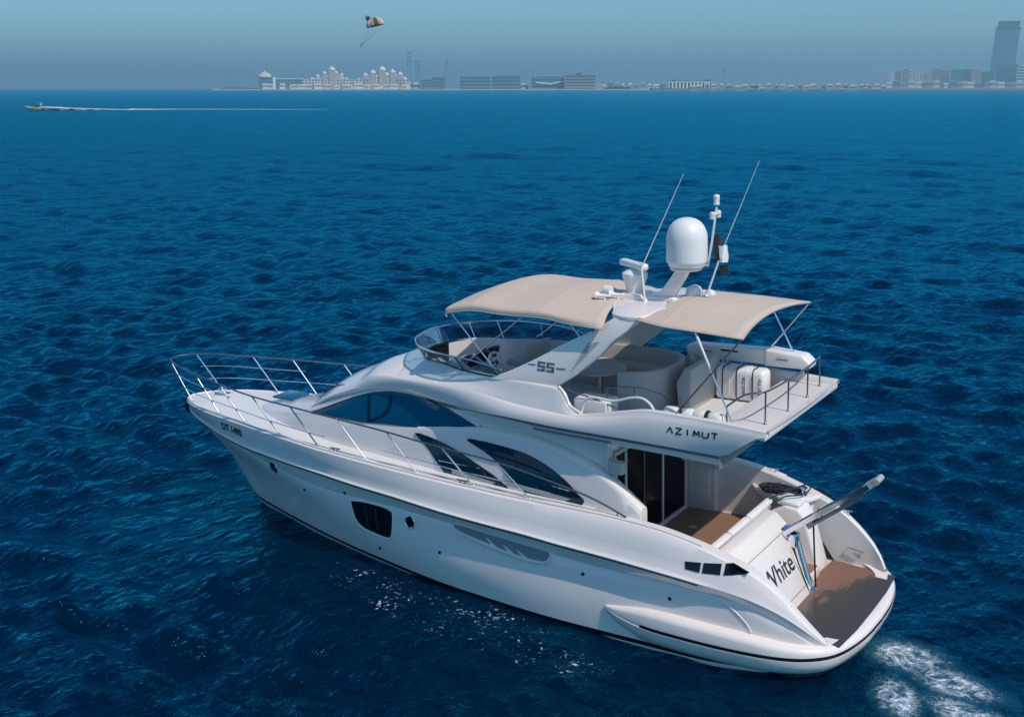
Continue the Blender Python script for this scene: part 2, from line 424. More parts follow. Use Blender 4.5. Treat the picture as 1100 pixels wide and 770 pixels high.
    df = N('ShaderNodeBsdfDiffuse'); gs = N('ShaderNodeBsdfGlossy'); fz = N('ShaderNodeFresnel'); ms = N('ShaderNodeMixShader')
    L_(FCOL, df.inputs['Color']); gs.inputs['Color'].default_value = SEA_REF; L_(FRO, gs.inputs['Roughness']); fz.inputs['IOR'].default_value = 1.33
    for q in (df, gs, fz): L_(bp.outputs[0], q.inputs['Normal'])
    L_(mth('MULTIPLY', fz.outputs[0], mth('SUBTRACT', SEA_SPEC, mth('MULTIPLY', foam, 0.6))), ms.inputs[0]); L_(df.outputs[0], ms.inputs[1]); L_(gs.outputs[0], ms.inputs[2])
    L_(ms.outputs[0], nt.nodes['Material Output'].inputs['Surface'])
    return m
SEA_A = (0.0001, 0.0030, 0.015, 1); SEA_B = (0.0001, 0.010, 0.032, 1); SEA_SPEC = 1.0; SEA_BUMP = 0.34; SEA_REF = (0.04, 0.74, 1.0, 1)
WASH = [(-0.50, 0.05, 0.95, 0.80, 2.7), (-1.5, 0.75, 1.15, 0.62, 2.7), (-0.75, 1.75, 1.0, 0.48, 2.0), (-1.9, 1.8, 1.1, 0.55, 2.6)]
GLINT_FLECK = (7.2, 3.1, 7.0, 1.35, -0.17)
sea.data.materials.append(sea_mat())
# ------------------------------------------------------------------ the yacht (boat frame)
YACHT = empty('motor_yacht', 'large white two-deck motor yacht with beige awnings, white domes and teak stern platform', 'yacht', mw=BM.copy())
Y = YACHT
DE = [(.48, 1.74, .56), (.65, 1.88, .80), (.85, 1.96, 1.03), (1.3, 2.01, 1.43), (1.7, 2.04, 1.68), (2.2, 2.06, 1.87), (2.8, 2.08, 2.04), (3.6, 2.1, 2.18), (4.8, 2.1, 2.24),
      (6.2, 2.08, 2.24), (7.5, 2.06, 2.26), (8.9, 2.03, 2.30), (10.2, 1.97, 2.34), (11.6, 1.85, 2.38), (12.9, 1.64, 2.41), (14.2, 1.34, 2.41),
      (15.3, 1.09, 2.40), (16.2, .84, 2.40), (16.8, .56, 2.38), (17.1, .36, 2.37), (17.24, .18, 2.36), (17.3, 0, 2.36)]
RB = [(.46, 1.76, .50), (.65, 1.95, .72), (.85, 2.06, .90), (1.3, 2.17, 1.14), (1.8, 2.25, 1.30), (2.6, 2.30, 1.41), (3.5, 2.32, 1.49), (4.6, 2.32, 1.56), (5.4, 2.32, 1.60), (6.3, 2.3, 1.65),
      (7.2, 2.26, 1.67), (8.1, 2.21, 1.70), (8.64, 2.18, 1.73), (9.5, 2.10, 1.77), (10.55, 2.0, 1.80), (11.6, 1.85, 1.83), (13.07, 1.60, 1.85), (14.0, 1.40, 1.86), (14.8, 1.18, 1.88), (16, .80, 1.98),
      (16.8, .48, 2.07), (17.15, .26, 2.11), (17.3, .12, 2.12), (17.35, 0, 2.12)]
L4 = [(.5, 1.74, .40), (.85, 2.0, .70), (1.3, 2.10, .95), (1.8, 2.17, 1.12), (2.6, 2.21, 1.22), (3.5, 2.2, 1.24), (4.7, 2.2, 1.26), (6.36, 2.18, 1.36), (8.1, 2.10, 1.44), (9.6, 1.98, 1.47), (10.6, 1.88, 1.45),
      (11.55, 1.74, 1.43), (12.5, 1.56, 1.47), (13.5, 1.33, 1.55), (14.4, 1.12, 1.66), (15.2, .88, 1.77), (16, .63, 1.87), (16.8, .33, 1.96), (17.12, .13, 2.0), (17.22, 0, 2.0)]
L3 = [(.55, 1.72, .2), (.9, 2.0, .3), (1.3, 2.12, .45), (2.5, 2.23, .55), (5, 2.25, .55), (7.5, 2.16, .6), (9.9, 1.88, .65), (11.3, 1.60, .72), (12.9, 1.18, .82), (14.2, .80, .92), (15.2, .44, 1.0), (15.9, .18, 1.06), (16.2, 0, 1.08)]
L2 = [(.7, 1.5, .0), (.95, 1.75, .0), (1.4, 2.0, .02), (2.8, 2.24, .02), (5.1, 2.23, .02), (7.8, 2.03, .03), (10.6, 1.52, .06), (12.0, 1.18, .08), (13.4, .76, .1), (14.5, .40, .12), (15.2, .15, .14), (15.5, 0, .15)]
L1 = [(.7, 1.48, -.10), (.95, 1.72, -.10), (1.4, 1.98, -.10), (2.8, 2.23, -.10), (5.1, 2.21, -.10), (7.8, 2.0, -.08), (10.6, 1.47, -.05), (12.0, 1.12, -.03), (13.4, .70, -.02), (14.5, .34, 0), (15.1, .12, .01), (15.38, 0, .02)]
L0 = [(.8, 1.5, -.9), (2.8, 1.9, -.9), (5.1, 1.85, -.9), (7.8, 1.6, -.9), (10.6, 1.0, -.9), (12.5, .5, -.9), (14, .1, -.9), (14.3, 0, -.9)]
L4 = [(x, y-.075*min(1, max(0, (x-2.3)/.5))*min(1, max(0, (13.5-x)/3)), z-.035*min(1, max(0, (x-2.3)/.5))*min(1, max(0, (13.5-x)/3))) for x, y, z in L4]
def rowset(lines, n=170, x0=None):
    rows = []
    for L in lines:
        a = L[0][0] if x0 is None else x0; b = L[-1][0]; row = []
        for i in range(n+1):
            s = i/n; s = 1-(1-s)**1.6; x = a+(b-a)*s
            y, z = crv(L, x)
            if i > n-8:   # round the stem
                pass
            row.append((x, y, z))
        rows.append(row)
    return rows
def mid(A, B, f, bulge=0.0, n=90):
    RA, RB_ = rowset([A, B], n); out = []
    for i, (p, q) in enumerate(zip(RA, RB_)):
        k = bulge*min(1, (n-i)/12)
        out.append(tuple(p[c]*(1-f)+q[c]*f + (k if c == 1 else 0) for c in range(3)))
    return out
n = 170
R_de, R_rb, R_l4, R_l3, R_l2, R_l1, R_l0 = rowset([DE, RB, L4, L3, L2, L1, L0], n)
def sub(a, b, f, bulge=0):
    return [tuple(p[c]*(1-f)+q[c]*f+(bulge*min(1, (n-i)/12) if c == 1 else 0) for c in range(3)) for i, (p, q) in enumerate(zip(a, b))]
# topsides above the rubbing strake, slightly crowned
def ly(row, amt, dz=0):      # the strake's lip stands proud and dies away on the quarter
    return [(x, max(0, y+amt*min(1, max(0, (x-2.42)/.16))*min(1, (n-i)/14)), z+dz*min(1, max(0, (x-2.42)/.16))) for i, (x, y, z) in enumerate(row)]
top = [R_de, sub(R_de, R_rb, .06, .03), sub(R_de, R_rb, .3, .035), sub(R_de, R_rb, .6, .02), sub(R_de, R_rb, .88, .0), ly(sub(R_de, R_rb, .95, 0), .012), ly(R_rb, .030, .010), ly(R_rb, .024, -.014)]
low = [ly(sub(R_rb, R_l4, .08), -.05), ly(sub(R_rb, R_l4, .5), -.03), sub(R_rb, R_l4, .94), R_l4, sub(R_l4, R_l3, .04, .012), sub(R_l4, R_l3, .3, .02), sub(R_l4, R_l3, .65, .015), R_l3, sub(R_l3, R_l2, .5, .01), R_l2]
transom_cap = lambda vf: vf
hull = mk('hull', *both(grid(top+low)), GEL, Y, 28)
mk('boot_stripe', *both(grid([[(x, y+.004, z) for x, y, z in R_l2], [(x, y+.004, z) for x, y, z in sub(R_l2, R_l1, .72)]])), BLACK, Y)
mk('waterline_band', *both(grid([sub(R_l2, R_l1, .72), R_l1, sub(R_l1, R_l0, .12)])), GEL, Y)
mk('bottom', *both(grid([sub(R_l1, R_l0, .12), R_l0])), ANTI, Y)
HB = bvh_of(hull)
# black line drawn in for the shade under the strake
mk('strake_shade_line', *both(tube([(x, y-.004, z-.036) for x, y, z in R_rb if x > 2.6][:-2], .019, 6)), BLACK, Y)
mk('toe_rail', *both(tube([(x, y-.02, z+.015) for x, y, z in R_de if x > 2.6][:-1], .022, 8)), GEL, Y)
# the strake ends in a blunt fairing on each quarter
sf = []
for x in np.linspace(2.2, 3.4, 14):
    y, z = crv(RB, x); y4, z4 = crv(L4, x); k = math.sin(min(1, (x-2.2)/.9)*math.pi/2)
    sf.append([(x, y-.06, z+.03), (x, y+.015*k, z+.015), (x, y+.03*k, z-.02), (x, y-.01, z-.05), (x, y-.14*k, z-.15), (x, y-.2, z-.17)])
# ---------------- side deck and foredeck
def deckz(x): return crv(DE, x)[1]
rows = []
for f, dz in ((1.0, .0), (.97, .015), (.8, .03), (.5, .09), (.2, .13), (0, .14)):
    rows.append([(x, y*f-(0.01 if f == 1 else 0), z+dz*min(1, (17.36-x)/1.2)) for x, y, z in R_de if x > 4.7])
deck = mk('deck', *both(grid(rows)), GELD, Y, 30)
# raised foredeck trunk and superstructure body
ST = [  # x : a(y,z) b(y,z) c(y,z) d(y,z) e(y,z) f(z)
 (14.9, .10, 2.44, .09, 2.47, .08, 2.48, .07, 2.49, .04, 2.50, 2.50),
 (14.5, .55, 2.42, .50, 2.50, .46, 2.53, .42, 2.56, .25, 2.58, 2.59),
 (13.5, .98, 2.42, .88, 2.62, .84, 2.68, .78, 2.72, .45, 2.78, 2.80),
 (12.6, 1.25, 2.42, 1.14, 2.82, 1.08, 2.90, 1.0, 2.96, .6, 3.06, 3.10),
 (11.8, 1.40, 2.41, 1.27, 2.93, 1.17, 3.24, 1.08, 3.35, .6, 3.50, 3.54),
 (11.0, 1.50, 2.40, 1.39, 2.97, 1.27, 3.50, 1.18, 3.68, .7, 3.88, 3.93),
 (10.3, 1.56, 2.37, 1.45, 3.02, 1.33, 3.66, 1.25, 3.90, .8, 4.06, 4.12),
 (9.4, 1.62, 2.32, 1.50, 3.08, 1.41, 3.70, 1.38, 3.80, .9, 3.82, 3.84),
 (8.4, 1.64, 2.28, 1.53, 3.15, 1.49, 3.58, 1.46, 3.62, .9, 3.64, 3.66),
 (7.7, 1.64, 2.26, 1.54, 3.2, 1.52, 3.42, 1.50, 3.60, .9, 3.62, 3.64),
 (6.0, 1.64, 2.22, 1.54, 3.0, 1.51, 3.42, 1.50, 3.60, .9, 3.62, 3.64),
 (4.72, 1.62, 1.10, 1.54, 3.0, 1.51, 3.42, 1.50, 3.60, .9, 3.62, 3.64)]
rows = []
for x in list(np.linspace(4.72, 9, 24))+list(np.linspace(9.1, 14.9, 50)):
    v = crv(ST, x); x = float(x)
    a, b, c, d, e, f = (v[0], v[1]), (v[2], v[3]), (v[4], v[5]), (v[6], v[7]), (v[8], v[9]), (0, v[10])
    L = lambda p, q, t: (p[0]*(1-t)+q[0]*t, p[1]*(1-t)+q[1]*t)
    sec = [(a[0], a[1]-.15), a, L(a, b, .5), L(a, b, .93), (b[0]-.015, b[1]+.01), L(b, c, .3), L(b, c, .65), c, L(c, d, .5), d, L(d, e, .5), e, L(e, f, .5), f]
    rows.append([(x, y, z) for y, z in sec])
body = mk('superstructure', *both(grid(rows)), GEL, Y, 32)
BB = bvh_of(body)
# ---------------- large side windows
WIN = [(12.30, 2.93), (11.9, 3.08), (11.5, 3.25), (11.0, 3.45), (10.45, 3.63), (9.95, 3.72), (9.42, 3.74), (8.9, 3.69), (8.42, 3.59), (8.0, 3.44), (7.72, 3.33), (7.62, 3.24), (7.68, 3.19),
       (8.4, 3.13), (9.4, 3.09), (10.1, 3.04), (10.7, 2.98), (11.5, 2.95)]
vf = side_patch([WIN], BB, .012, .15)
for sgn in (1, -1):
    w = mk('side_window', *(vf if sgn == 1 else mir(vf)), GLASSD, Y, 20)
    fr = outline_ring(WIN, BB, .016, .008); mk('window_seal', *(fr if sgn == 1 else mir(fr)), BLACK, w)
    for pl_ in ([(10.58, 3.55), (10.50, 3.58), (10.46, 3.02), (10.56, 3.01)], smooth2([(9.95, 3.64), (9.88, 3.64), (9.90, 3.42), (10.05, 3.22), (10.35, 3.06), (10.46, 3.03), (10.44, 3.08), (10.16, 3.22), (9.99, 3.42)], 2)):
        z_ = side_patch([pl_], BB, .020, .3); mk('inner_pillar', *(z_ if sgn == 1 else mir(z_)), GLASSL, w)
    q = side_patch([[(7.46, 3.34), (7.60, 3.37), (7.60, 3.24), (7.48, 3.20)]], BB, .02, 9); mk('navigation_light', *(q if sgn == 1 else mir(q)), BLACK, Y)
# windscreen (dark glass on the raked front, black wiper arms)
ws = []
for x in np.linspace(11.15, 12.35, 14):
    v = crv(ST, float(x)); ws.append([(float(x), y, 0) for y in np.linspace(-v[6]*.93, v[6]*.93, 19)])
rws = []
for r in ws:
    rr_ = []
    for (x, y, _) in r:
        h = BB.ray_cast(Vector((x, y, 6)), Vector((0, 0, -1))); rr_.append((x, y, (h[0].z if h[0] else 3)+.012))
    rws.append(rr_)
mk('windscreen_cover', *grid(rws), VINYL, Y)
for yy, xx in ((.75, 12.45), (-.1, 12.6), (-.85, 12.45)):
    P = []
    for t in np.linspace(0, 1, 9):
        x = xx-t*1.05; y = yy+.30*t-.1*math.sin(t*3); h = BB.ray_cast(Vector((x, y, 6)), Vector((0, 0, -1)))
        P.append((x, y, (h[0].z if h[0] else 3)+.035+.05*math.sin(t*math.pi)))
    mk('wiper', *tube(P, .014, 6), RUBBER, Y)
# ---------------- lower side fairing with two leaf windows each side
FY = [(3.92, 1.95), (4.6, 1.90), (5.5, 1.84), (7, 1.76), (8.5, 1.68), (9.6, 1.60), (10.4, 1.50)]
FT = [(3.92, 2.40), (4.10, 2.53), (4.6, 2.84), (5.0, 3.02), (5.5, 3.19), (6.0, 3.30), (6.6, 3.37), (7.4, 3.38), (8.2, 3.29), (9.0, 3.17), (9.8, 3.05), (10.4, 2.98)]
rows = []
for x in np.linspace(3.92, 10.4, 60):
    x = float(x); y = crv(FY, x)[0]; zt = crv(FT, x)[0]; zb = max(deckz(x)-.05, 2.05) if x > 4 else 2.05
    k = min(1, (10.4-x)/2.2); th = .10+.16*k; lean = .12
    yo = lambda z: y-lean*max(0, (z-zb)/(3.3-zb))
    sec = [(yo(zb)+.0, zb), (yo(zb)+.005, zb+.3*(zt-zb)), (yo(zt)+.008, zb+.7*(zt-zb)), (yo(zt), zt-.10*k-.02), (yo(zt)-.02, zt-.045*k-.01), (yo(zt)-.06*k-.01, zt-.008), (yo(zt)-.12*k-.02, zt), (yo(zt)-th, zt-.03), (yo(zt)-th-.02, zt-.10), (yo(zt)-th-.02, zb)]
    rows.append([(x, a, b) for a, b in sec])
V_, F_ = grid(rows); F_.append(tuple(range(len(rows[0]))))
fair = mk('side_fairing', V_, F_, GEL, Y, 40); FB = bvh_of(fair)
mk('side_fairing', *mir((V_, F_)), GEL, Y, 40)
LW1 = [(9.22, 2.98), (8.7, 2.93), (8.2, 2.82), (7.75, 2.68), (7.25, 2.50), (6.95, 2.33), (6.88, 2.26), (7.3, 2.24), (7.75, 2.25), (8.3, 2.29), (8.45, 2.36), (8.8, 2.70)]
LW2 = [(7.88, 3.05), (7.6, 3.08), (7.1, 3.06), (6.5, 3.00), (6.0, 2.86), (5.55, 2.66), (5.25, 2.46), (5.12, 2.36), (5.18, 2.26), (5.35, 2.20), (5.7, 2.20), (6.15, 2.21), (6.4, 2.25), (6.75, 2.45), (7.2, 2.80)]
for P in (smooth2(LW1, 3), smooth2(LW2, 3)):
    vf = side_patch([P], FB, .010, .15)
    for sgn in (1, -1):
        w = mk('leaf_window', *(vf if sgn == 1 else mir(vf)), GLASSL, Y, 20)
        fr = outline_ring(P, FB, .012, .006); mk('window_seal', *(fr if sgn == 1 else mir(fr)), BLACK, w)
        zz = 2.42
        xs = [p[0] for p in P]
        bl = side_patch([[(min(xs)+.42, 2.255), (max(xs)-1.0, 2.33), (max(xs)-1.0, 2.43), (min(xs)+.28, 2.335)]], FB, .014, 9)
        mk('blind', *(bl if sgn == 1 else mir(bl)), SEATG, w)
# ---------------- hull openings

HW = [(10.84, 1.28), (10.82, 1.335), (10.46, 1.385), (9.95, 1.395), (9.70, 1.36), (9.60, 1.28), (9.64, .88), (9.72, .74), (9.86, .70), (10.42, .73), (10.62, .79), (10.75, .91)]
HWs = smooth2(HW, 3)
vf = side_patch([HWs], HB, .004, .15)
for sgn in (1, -1):
    w = mk('hull_window', *(vf if sgn == 1 else mir(vf)), GLASSB, Y, 20)
    fr = outline_ring(HWs, HB, .022, .004); mk('window_frame', *(fr if sgn == 1 else mir(fr)), GEL, w)
    for xx in (10.36, 10.06):
        mu = side_patch([[(xx+.02, 1.30), (xx+.075, 1.30), (xx+.03, .80), (xx-.03, .80)]], HB, .010, .2); mk('mullion', *(mu if sgn == 1 else mir(mu)), INK, w)
for cx, cz, rx, rz in ((13.43, 1.50, .115, .14), (9.13, 1.22, .115, .13)):
    P = [(cx+rx*math.cos(a), cz+rz*math.sin(a)) for a in np.linspace(0, 2*math.pi, 22)[:-1]]
    vf = side_patch([P], HB, .004, .2)
    for sgn in (1, -1):
        w = mk('porthole', *(vf if sgn == 1 else mir(vf)), GLASSB, Y, 20)
        fr = outline_ring(P, HB, .018, .004); mk('porthole_rim', *(fr if sgn == 1 else mir(fr)), STEEL, w)
# engine-room air intake: a long flush patch, recess shade put into its grey, with a bright lower lip and slanted vanes
VT = [(8.02, 1.40), (7.93, 1.31), (7.64, 1.25), (6.77, 1.13), (6.2, 1.08), (5.9, 1.08), (5.74, 1.13), (5.70, 1.22), (5.76, 1.29), (6.36, 1.33), (7.2, 1.37), (7.8, 1.41)]
vf = side_patch([VT], HB, .010, .07)
lip = []
for x, z in [(p.x, p.y) for p in smoothpath([(x, z, 0) for x, z in VT[:8]], 4)]:
    h = HB.ray_cast(Vector((x, 5, z)), Vector((0, -1, 0))); lip.append((x, (h[0].y if h[0] else 2.15)+.020, z))
for sgn in (1, -1):
    w = mk('air_intake', *(vf if sgn == 1 else mir(vf)), RECESS_SHADE, Y, 20)
    t = tube(lip, .034, 8); mk('intake_lip', *(t if sgn == 1 else mir(t)), GEL, w)
    for x0, zt, zb_ in ((6.95, 1.31, 1.14), (6.55, 1.25, 1.10), (6.22, 1.21, 1.07)):
        q = side_patch([[(x0+.20, zt), (x0+.23, zt), (x0+.02, zb_), (x0-.12, zb_)]], HB, .02, 9); mk('vane', *(q if sgn == 1 else mir(q)), GEL, w)
for x, z in ((11.0, 1.46), (10.15, .36), (8.33, .76), (4.98, 1.06-.02), (3.2, .95), (12.4, 1.2)):
    h = HB.ray_cast(Vector((x, 5, z)), Vector((0, -1, 0)))
    if h[0]:
        q = lathe([(.034, -.02), (.034, .012), (.02, .016)], h[0], 10, (0, 1, 0)); mk('drain_fitting', *q, BLACK, Y); mk('drain_fitting', *mir(q), BLACK, Y)
# three-pane lights in each quarter
QP = [[(2.89, 1.745), (2.60, 1.765), (2.61, 1.60), (2.87, 1.62)], [(2.55, 1.77), (2.24, 1.80), (2.24, 1.615), (2.56, 1.60)], [(2.17, 1.81), (2.03, 1.85), (1.74, 1.735), (1.84, 1.68), (2.03, 1.645), (2.18, 1.62)]]
for P in QP:
    vf = side_patch([P], HB, .012, .2); mk('quarter_window', *vf, GLASSB, Y, 20); mk('quarter_window', *mir(vf), GLASSB, Y, 20)
# a raised moulding line running down each quarter
P = []
for x, z in [(p.x, p.y) for p in smoothpath([(2.42, 1.18, 0), (2.15, 1.10, 0), (1.9, .95, 0), (1.72, .78, 0), (1.66, .66, 0)], 5)]:
    h = HB.ray_cast(Vector((x, 5, z)), Vector((0, -1, 0)))
    if h[0]: P.append((x, h[0].y+.002, z))
mk('quarter_moulding', *tube(P, .014, 6), GEL, Y); mk('quarter_moulding', *mir(tube(P, .014, 6)), GEL, Y)
# registration on both bows, built-in lettering conforming to the topside
def flat_text_on(name, body, cx, cz, size, bvh, m, parent, bold=0.0, sx=1.0, slope=0.0, off=.006, shear=0.0, side='port'):
    V, F = text_polys(body, size, bold, sx, shear); out = []
    ca, sa = math.cos(slope), math.sin(slope)
    for (a, b) in V:
        x = cx-(a*ca-b*sa); z = cz+(a*sa+b*ca)
        h = bvh.ray_cast(Vector((x, 5, z)), Vector((0, -1, 0)))
        out.append((x, (h[0].y if h[0] else out[-1][1] if out else 1)+off, z))
    return mk(name, out, F, m, parent, smooth=False)
flat_text_on('registration_number', 'DT 1490', 14.78, 2.17, .235, HB, INK, Y, .006, 1.0, -.02, off=.014)
# ---------------- bathing platform wrapped round the stern
PT = [(4.46, 2.28, .57, .53), (4.2, 2.33, .61, .46), (3.6, 2.40, .68, .38), (2.9, 2.44, .68, .37), (2.1, 2.43, .655, .36), (1.4, 2.37, .61, .36), (.9, 2.22, .56, .35), (.55, 2.0, .53, .35), (.32, 1.72, .51, .35), (.17, 1.3, .50, .35), (.07, .7, .49, .35), (.04, 0, .49, .35)]
cp = smoothpath([(x, y, z) for x, y, z, w in PT], 6); wz = smoothpath([(w, i*0.01, 0) for i, (x, y, z, w) in enumerate(PT)], 6)
full = [(p, wz[i].x) for i, p in enumerate(cp)]
full = full + [(Vector((p.x, -p.y, p.z)), w) for p, w in reversed(full[:-1])]
N_ = len(full); rows = []; srow = []
for i, (p, w) in enumerate(full):
    a = full[max(i-1, 0)][0]; b = full[min(i+1, N_-1)][0]; t = (b-a); t.z = 0; t.normalize(); o = Vector((-t.y, t.x, 0))
    if o.dot(Vector((p.x-2.6, p.y, 0))) < 0 and p.x < 2: o = -o
    if p.x >= 2: o = Vector((0, math.copysign(1, p.y), 0)) if p.x > 3 else (o if o.y*p.y > 0 else -o)
    e = min(1, min(i, N_-1-i)/14); e = math.sin(e*math.pi/2); zt = p.z; zs = w; lo = zt-(zt+.02)*(.15+.85*e) if e < 1 else -.02
    sec = [(-.32*e-.04, zt+.0), (-.16*e, zt+.002), (-.07*e, zt-.012), (-.02*e, zt-.04*e-.01), (0, zt-.09*e-.015), (0.0, zs+.03*e), (-.012, zs+.022*e), (-.012, zs-.03*e), (.004, zs-.04*e), (-.01*e, zs-.14*e), (-.08*e, zs-.27*e), (-.18*e, (.0 if e > .9 else lo)), (-.4*e, (-.12 if e > .9 else lo))]
    rows.append([p+o*q+Vector((0, 0, z-p.z)) for q, z in sec]); srow.append([p+o*.0+Vector((0, 0, zs+.025*e-p.z)), p+o*.002+Vector((0, 0, zs-.035*e-p.z))])
plat = mk('bathing_platform', *grid(rows), GEL, Y, 50)
mk('platform_rubbing_strip', *grid([r for r, f in zip(srow, full) if f[0].x < 3.75]), BLACK, plat)
base = [(1.75, 2.0), (.9, 2.0), (.5, 1.75), (.27, 1.3), (.22, 0), (.27, -1.3), (.5, -1.75), (.9, -2.0), (1.75, -2.0)]
V_, F_ = plate(base, .38, .488); mk('platform_sole', V_, F_, GEL, Y)
V_, F_ = plate([(1.4, 2.0), (.95, 1.93), (.62, 1.64), (.45, 1.2), (.4, 0), (.45, -1.2), (.62, -1.64), (.95, -1.93), (1.4, -2.0)], -.8, .38); mk('transom_wall', V_, F_, ANTI, Y, 30)
tk = [(.62, 1.70), (.27, 1.64)] + [(.235-.02*math.cos(a), 1.64*a/1.5) for a in ()] + [(.215, .9), (.205, 0), (.215, -.9), (.27, -1.64), (.62, -1.72), (1.56, -1.84), (1.60, -1.0), (1.46, -.3), (1.46, 1.84), (.9, 1.78)]
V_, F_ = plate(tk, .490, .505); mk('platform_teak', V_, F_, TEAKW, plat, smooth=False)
# ---------------- bulwark capping and inner sides, both quarters and the cockpit
rows = [[], [], [], [], [], []]
for x in np.linspace(.49, 5.4, 70):
    x = float(x); y, z = crv(DE, x); w = .06+.14*min(1, max(0, (x-.5)/1.3)); zb = 1.05 if x > 1.9 else .46+(max(0, x-1.5)/.4)*.59
    for r, q in zip(rows, ((y-.0, z), (y-.03, z+.022), (y-w+.03, z+.022), (y-w, z-.01), (y-w-.005, max(z-.06, zb+.0)), (y-w-.03, min(zb, z-.08)))): r.append((x, q[0], q[1]))
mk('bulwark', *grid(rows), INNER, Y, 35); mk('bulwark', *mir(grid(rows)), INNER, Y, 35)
# ---------------- cockpit
V_, F_ = plate([(4.72, 1.95), (2.2, 1.95), (2.2, -1.95), (4.72, -1.95)], 1.0, 1.085); mk('cockpit_sole', V_, F_, GEL, Y)
V_, F_ = plate([(4.68, 1.85), (3.0, 1.85), (3.0, -1.86), (4.68, -1.74)], 1.087, 1.10); ct = mk('cockpit_teak', V_, F_, TEAK, Y, smooth=False)
mk('deck_hatch_ring', *lathe([(.09, 0), (.09, .008), (.06, .01)], (4.1, -.75, 1.10), 20), STEEL, ct)
# saloon aft bulkhead with its glass doors
mk('saloon_bulkhead', *box((4.76, 0, 2.35), (.06, 3.2, 2.6)), GEL, Y)
dr = mk('sliding_door', *box((4.715, -.14, 2.16), (.02, 3.10, 2.0)), DOORG, Y)
for yy in (1.41, .98, .22, -.62): mk('door_frame', *box((4.695, yy, 2.16), (.03, .045 if yy > 1.2 or yy < .3 else .06, 2.02)), INNER if yy != .22 else DSTEEL, dr)
mk('door_frame', *box((4.69, -1.70, 2.16), (.05, .07, 2.06)), INNER, dr); mk('door_sill', *box((4.68, -.14, 1.13), (.08, 3.1, .06), .01), INNER, dr); mk('door_frame', *box((4.69, -.14, 3.19), (.05, 3.1, .06)), INNER, dr)
# starboard cabinet that carries the overhang
cb = mk('side_cabinet', *box((4.38, -1.87, 2.32), (.66, .22, 2.50), .03), INNER, Y)
mk('cabinet_door', *box((4.40, -1.755, 1.95), (.46, .02, 1.3), .008), GELD, cb)
mk('cabinet_slot', *box((4.40, -1.752, 2.78), (.5, .02, .06)), BLACK, cb)
mk('locker_box', *box((4.5, 1.68, 3.05), (.30, .22, .22), .03), CREAM, Y); mk('side_trim_post', *box((4.62, 1.58, 2.7), (.10, .10, .95), .02), CREAM, Y)
# settee across the after end of the cockpit and the raked transom
V_, F_ = plate([(3.10, 1.86), (3.00, .4), (3.0, -1.2), (2.62, -1.2), (2.62, 1.86)], 1.09, 1.42, .02); st = mk('cockpit_settee', V_, F_, GEL, Y)
for a, b in ((1.80, .92), (.88, .02), (-.02, -1.12)):
    mk('seat_cushion', *box((2.84, (a+b)/2, 1.45), (.36, a-b, .12), .045), VINYL, st)
    mk('back_cushion', *box((2.66, (a+b)/2, 1.70), (.15, a-b, .34), .05, Matrix.Rotation(-.25, 4, 'Y')), VINYL, st)
tp = [(2.60, 1.05), (2.66, 1.78), (2.45, 1.88), (2.25, 1.86), (2.05, 1.68), (1.42, .49), (2.6, .49)]
V_, F_ = prism(tp, 1.92, -.50, .035); tr = mk('transom', V_, F_, GEL, Y, 40)
TB = bvh_of(tr)
mk('garage_door_gap', *tube([(2.00, 1.60, 1.61), (2.00, -.40, 1.61), (1.50, -.40, .66), (1.50, 1.60, .66)], .006, 4, True), INK, tr)
# ship's name on the raked face
V, F = text_polys('White', .50, .006, 1.05); out = []
d0 = Vector((2.05-1.42, 0, 1.68-.49)).normalized(); c0 = Vector((1.76, .62, 1.13)); nn = Vector((-d0.z, 0, d0.x))
for a, b in V: out.append(c0+Vector((0, -1, 0))*a+d0*b+nn*.006)
mk('ship_name', out, F, INK, tr, smooth=False)
mk('mooring_line', *tube(smoothpath([(1.52, 1.78, .62), (1.62, 1.72, .9), (1.82, 1.74, 1.25), (2.0, 1.78, 1.6)], 5), .012, 6), INK, Y)
# boarding steps on the starboard side and the pod beside them
for k in range(3):
    z = .49+.2*(k+1); x0 = 1.55+.33*k
    s_ = mk('boarding_step', *box(((x0+2.62)/2, -.77, z-.1), (2.62-x0, .54, .20), .012), GEL, Y)
    mk('step_tread', *box((x0+.17, -.77, z+.006), (.28, .46, .012), .003), TEAK, s_)
pp = [(2.62, .49), (2.62, 1.60), (2.30, 1.78), (2.02, 1.74), (1.88, 1.55), (1.56, .49)]
V_, F_ = prism(pp, -1.05, -1.62, .06); pod = mk('quarter_pod', V_, F_, GEL, Y, 45)
mk('pod_cushion', *box((2.26, -1.33, 1.80), (.46, .46, .12), .05, Matrix.Rotation(-.12, 4, 'Y')), VINYL, pod)
V_, F_ = plate([(3.35, -1.93), (3.1, -1.62), (2.5, -1.42), (2.0, -1.55), (1.85, -1.93)], 1.70, 1.80, .03); led = mk('mooring_ledge', V_, F_, GEL, Y, 45)
V_, F_ = plate([(3.2, -1.93), (3.0, -1.68), (2.5, -1.50), (2.1, -1.62), (1.95, -1.93)], 1.07, 1.70, .02); mk('ledge_base', V_, F_, INNER, led)
mk('mooring_winch', *lathe([(.09, 0), (.09, .05), (.05, .07), (.045, .13), (.08, .16), (.08, .18)], (2.15, -1.68, 1.80), 20), STEEL, Y)
for x in (2.9, 1.35):
    z = crv(DE, x)[1]+.03; y = -crv(DE, x)[0]+.09
    c = mk('cleat', *join(tube([(x+.13, y, z+.06), (x-.13, y, z+.06)], .014, 8), tube([(x+.05, y, z), (x+.05, y, z+.06)], .013, 8), tube([(x-.05, y, z), (x-.05, y, z+.06)], .013, 8)), STEEL, Y)
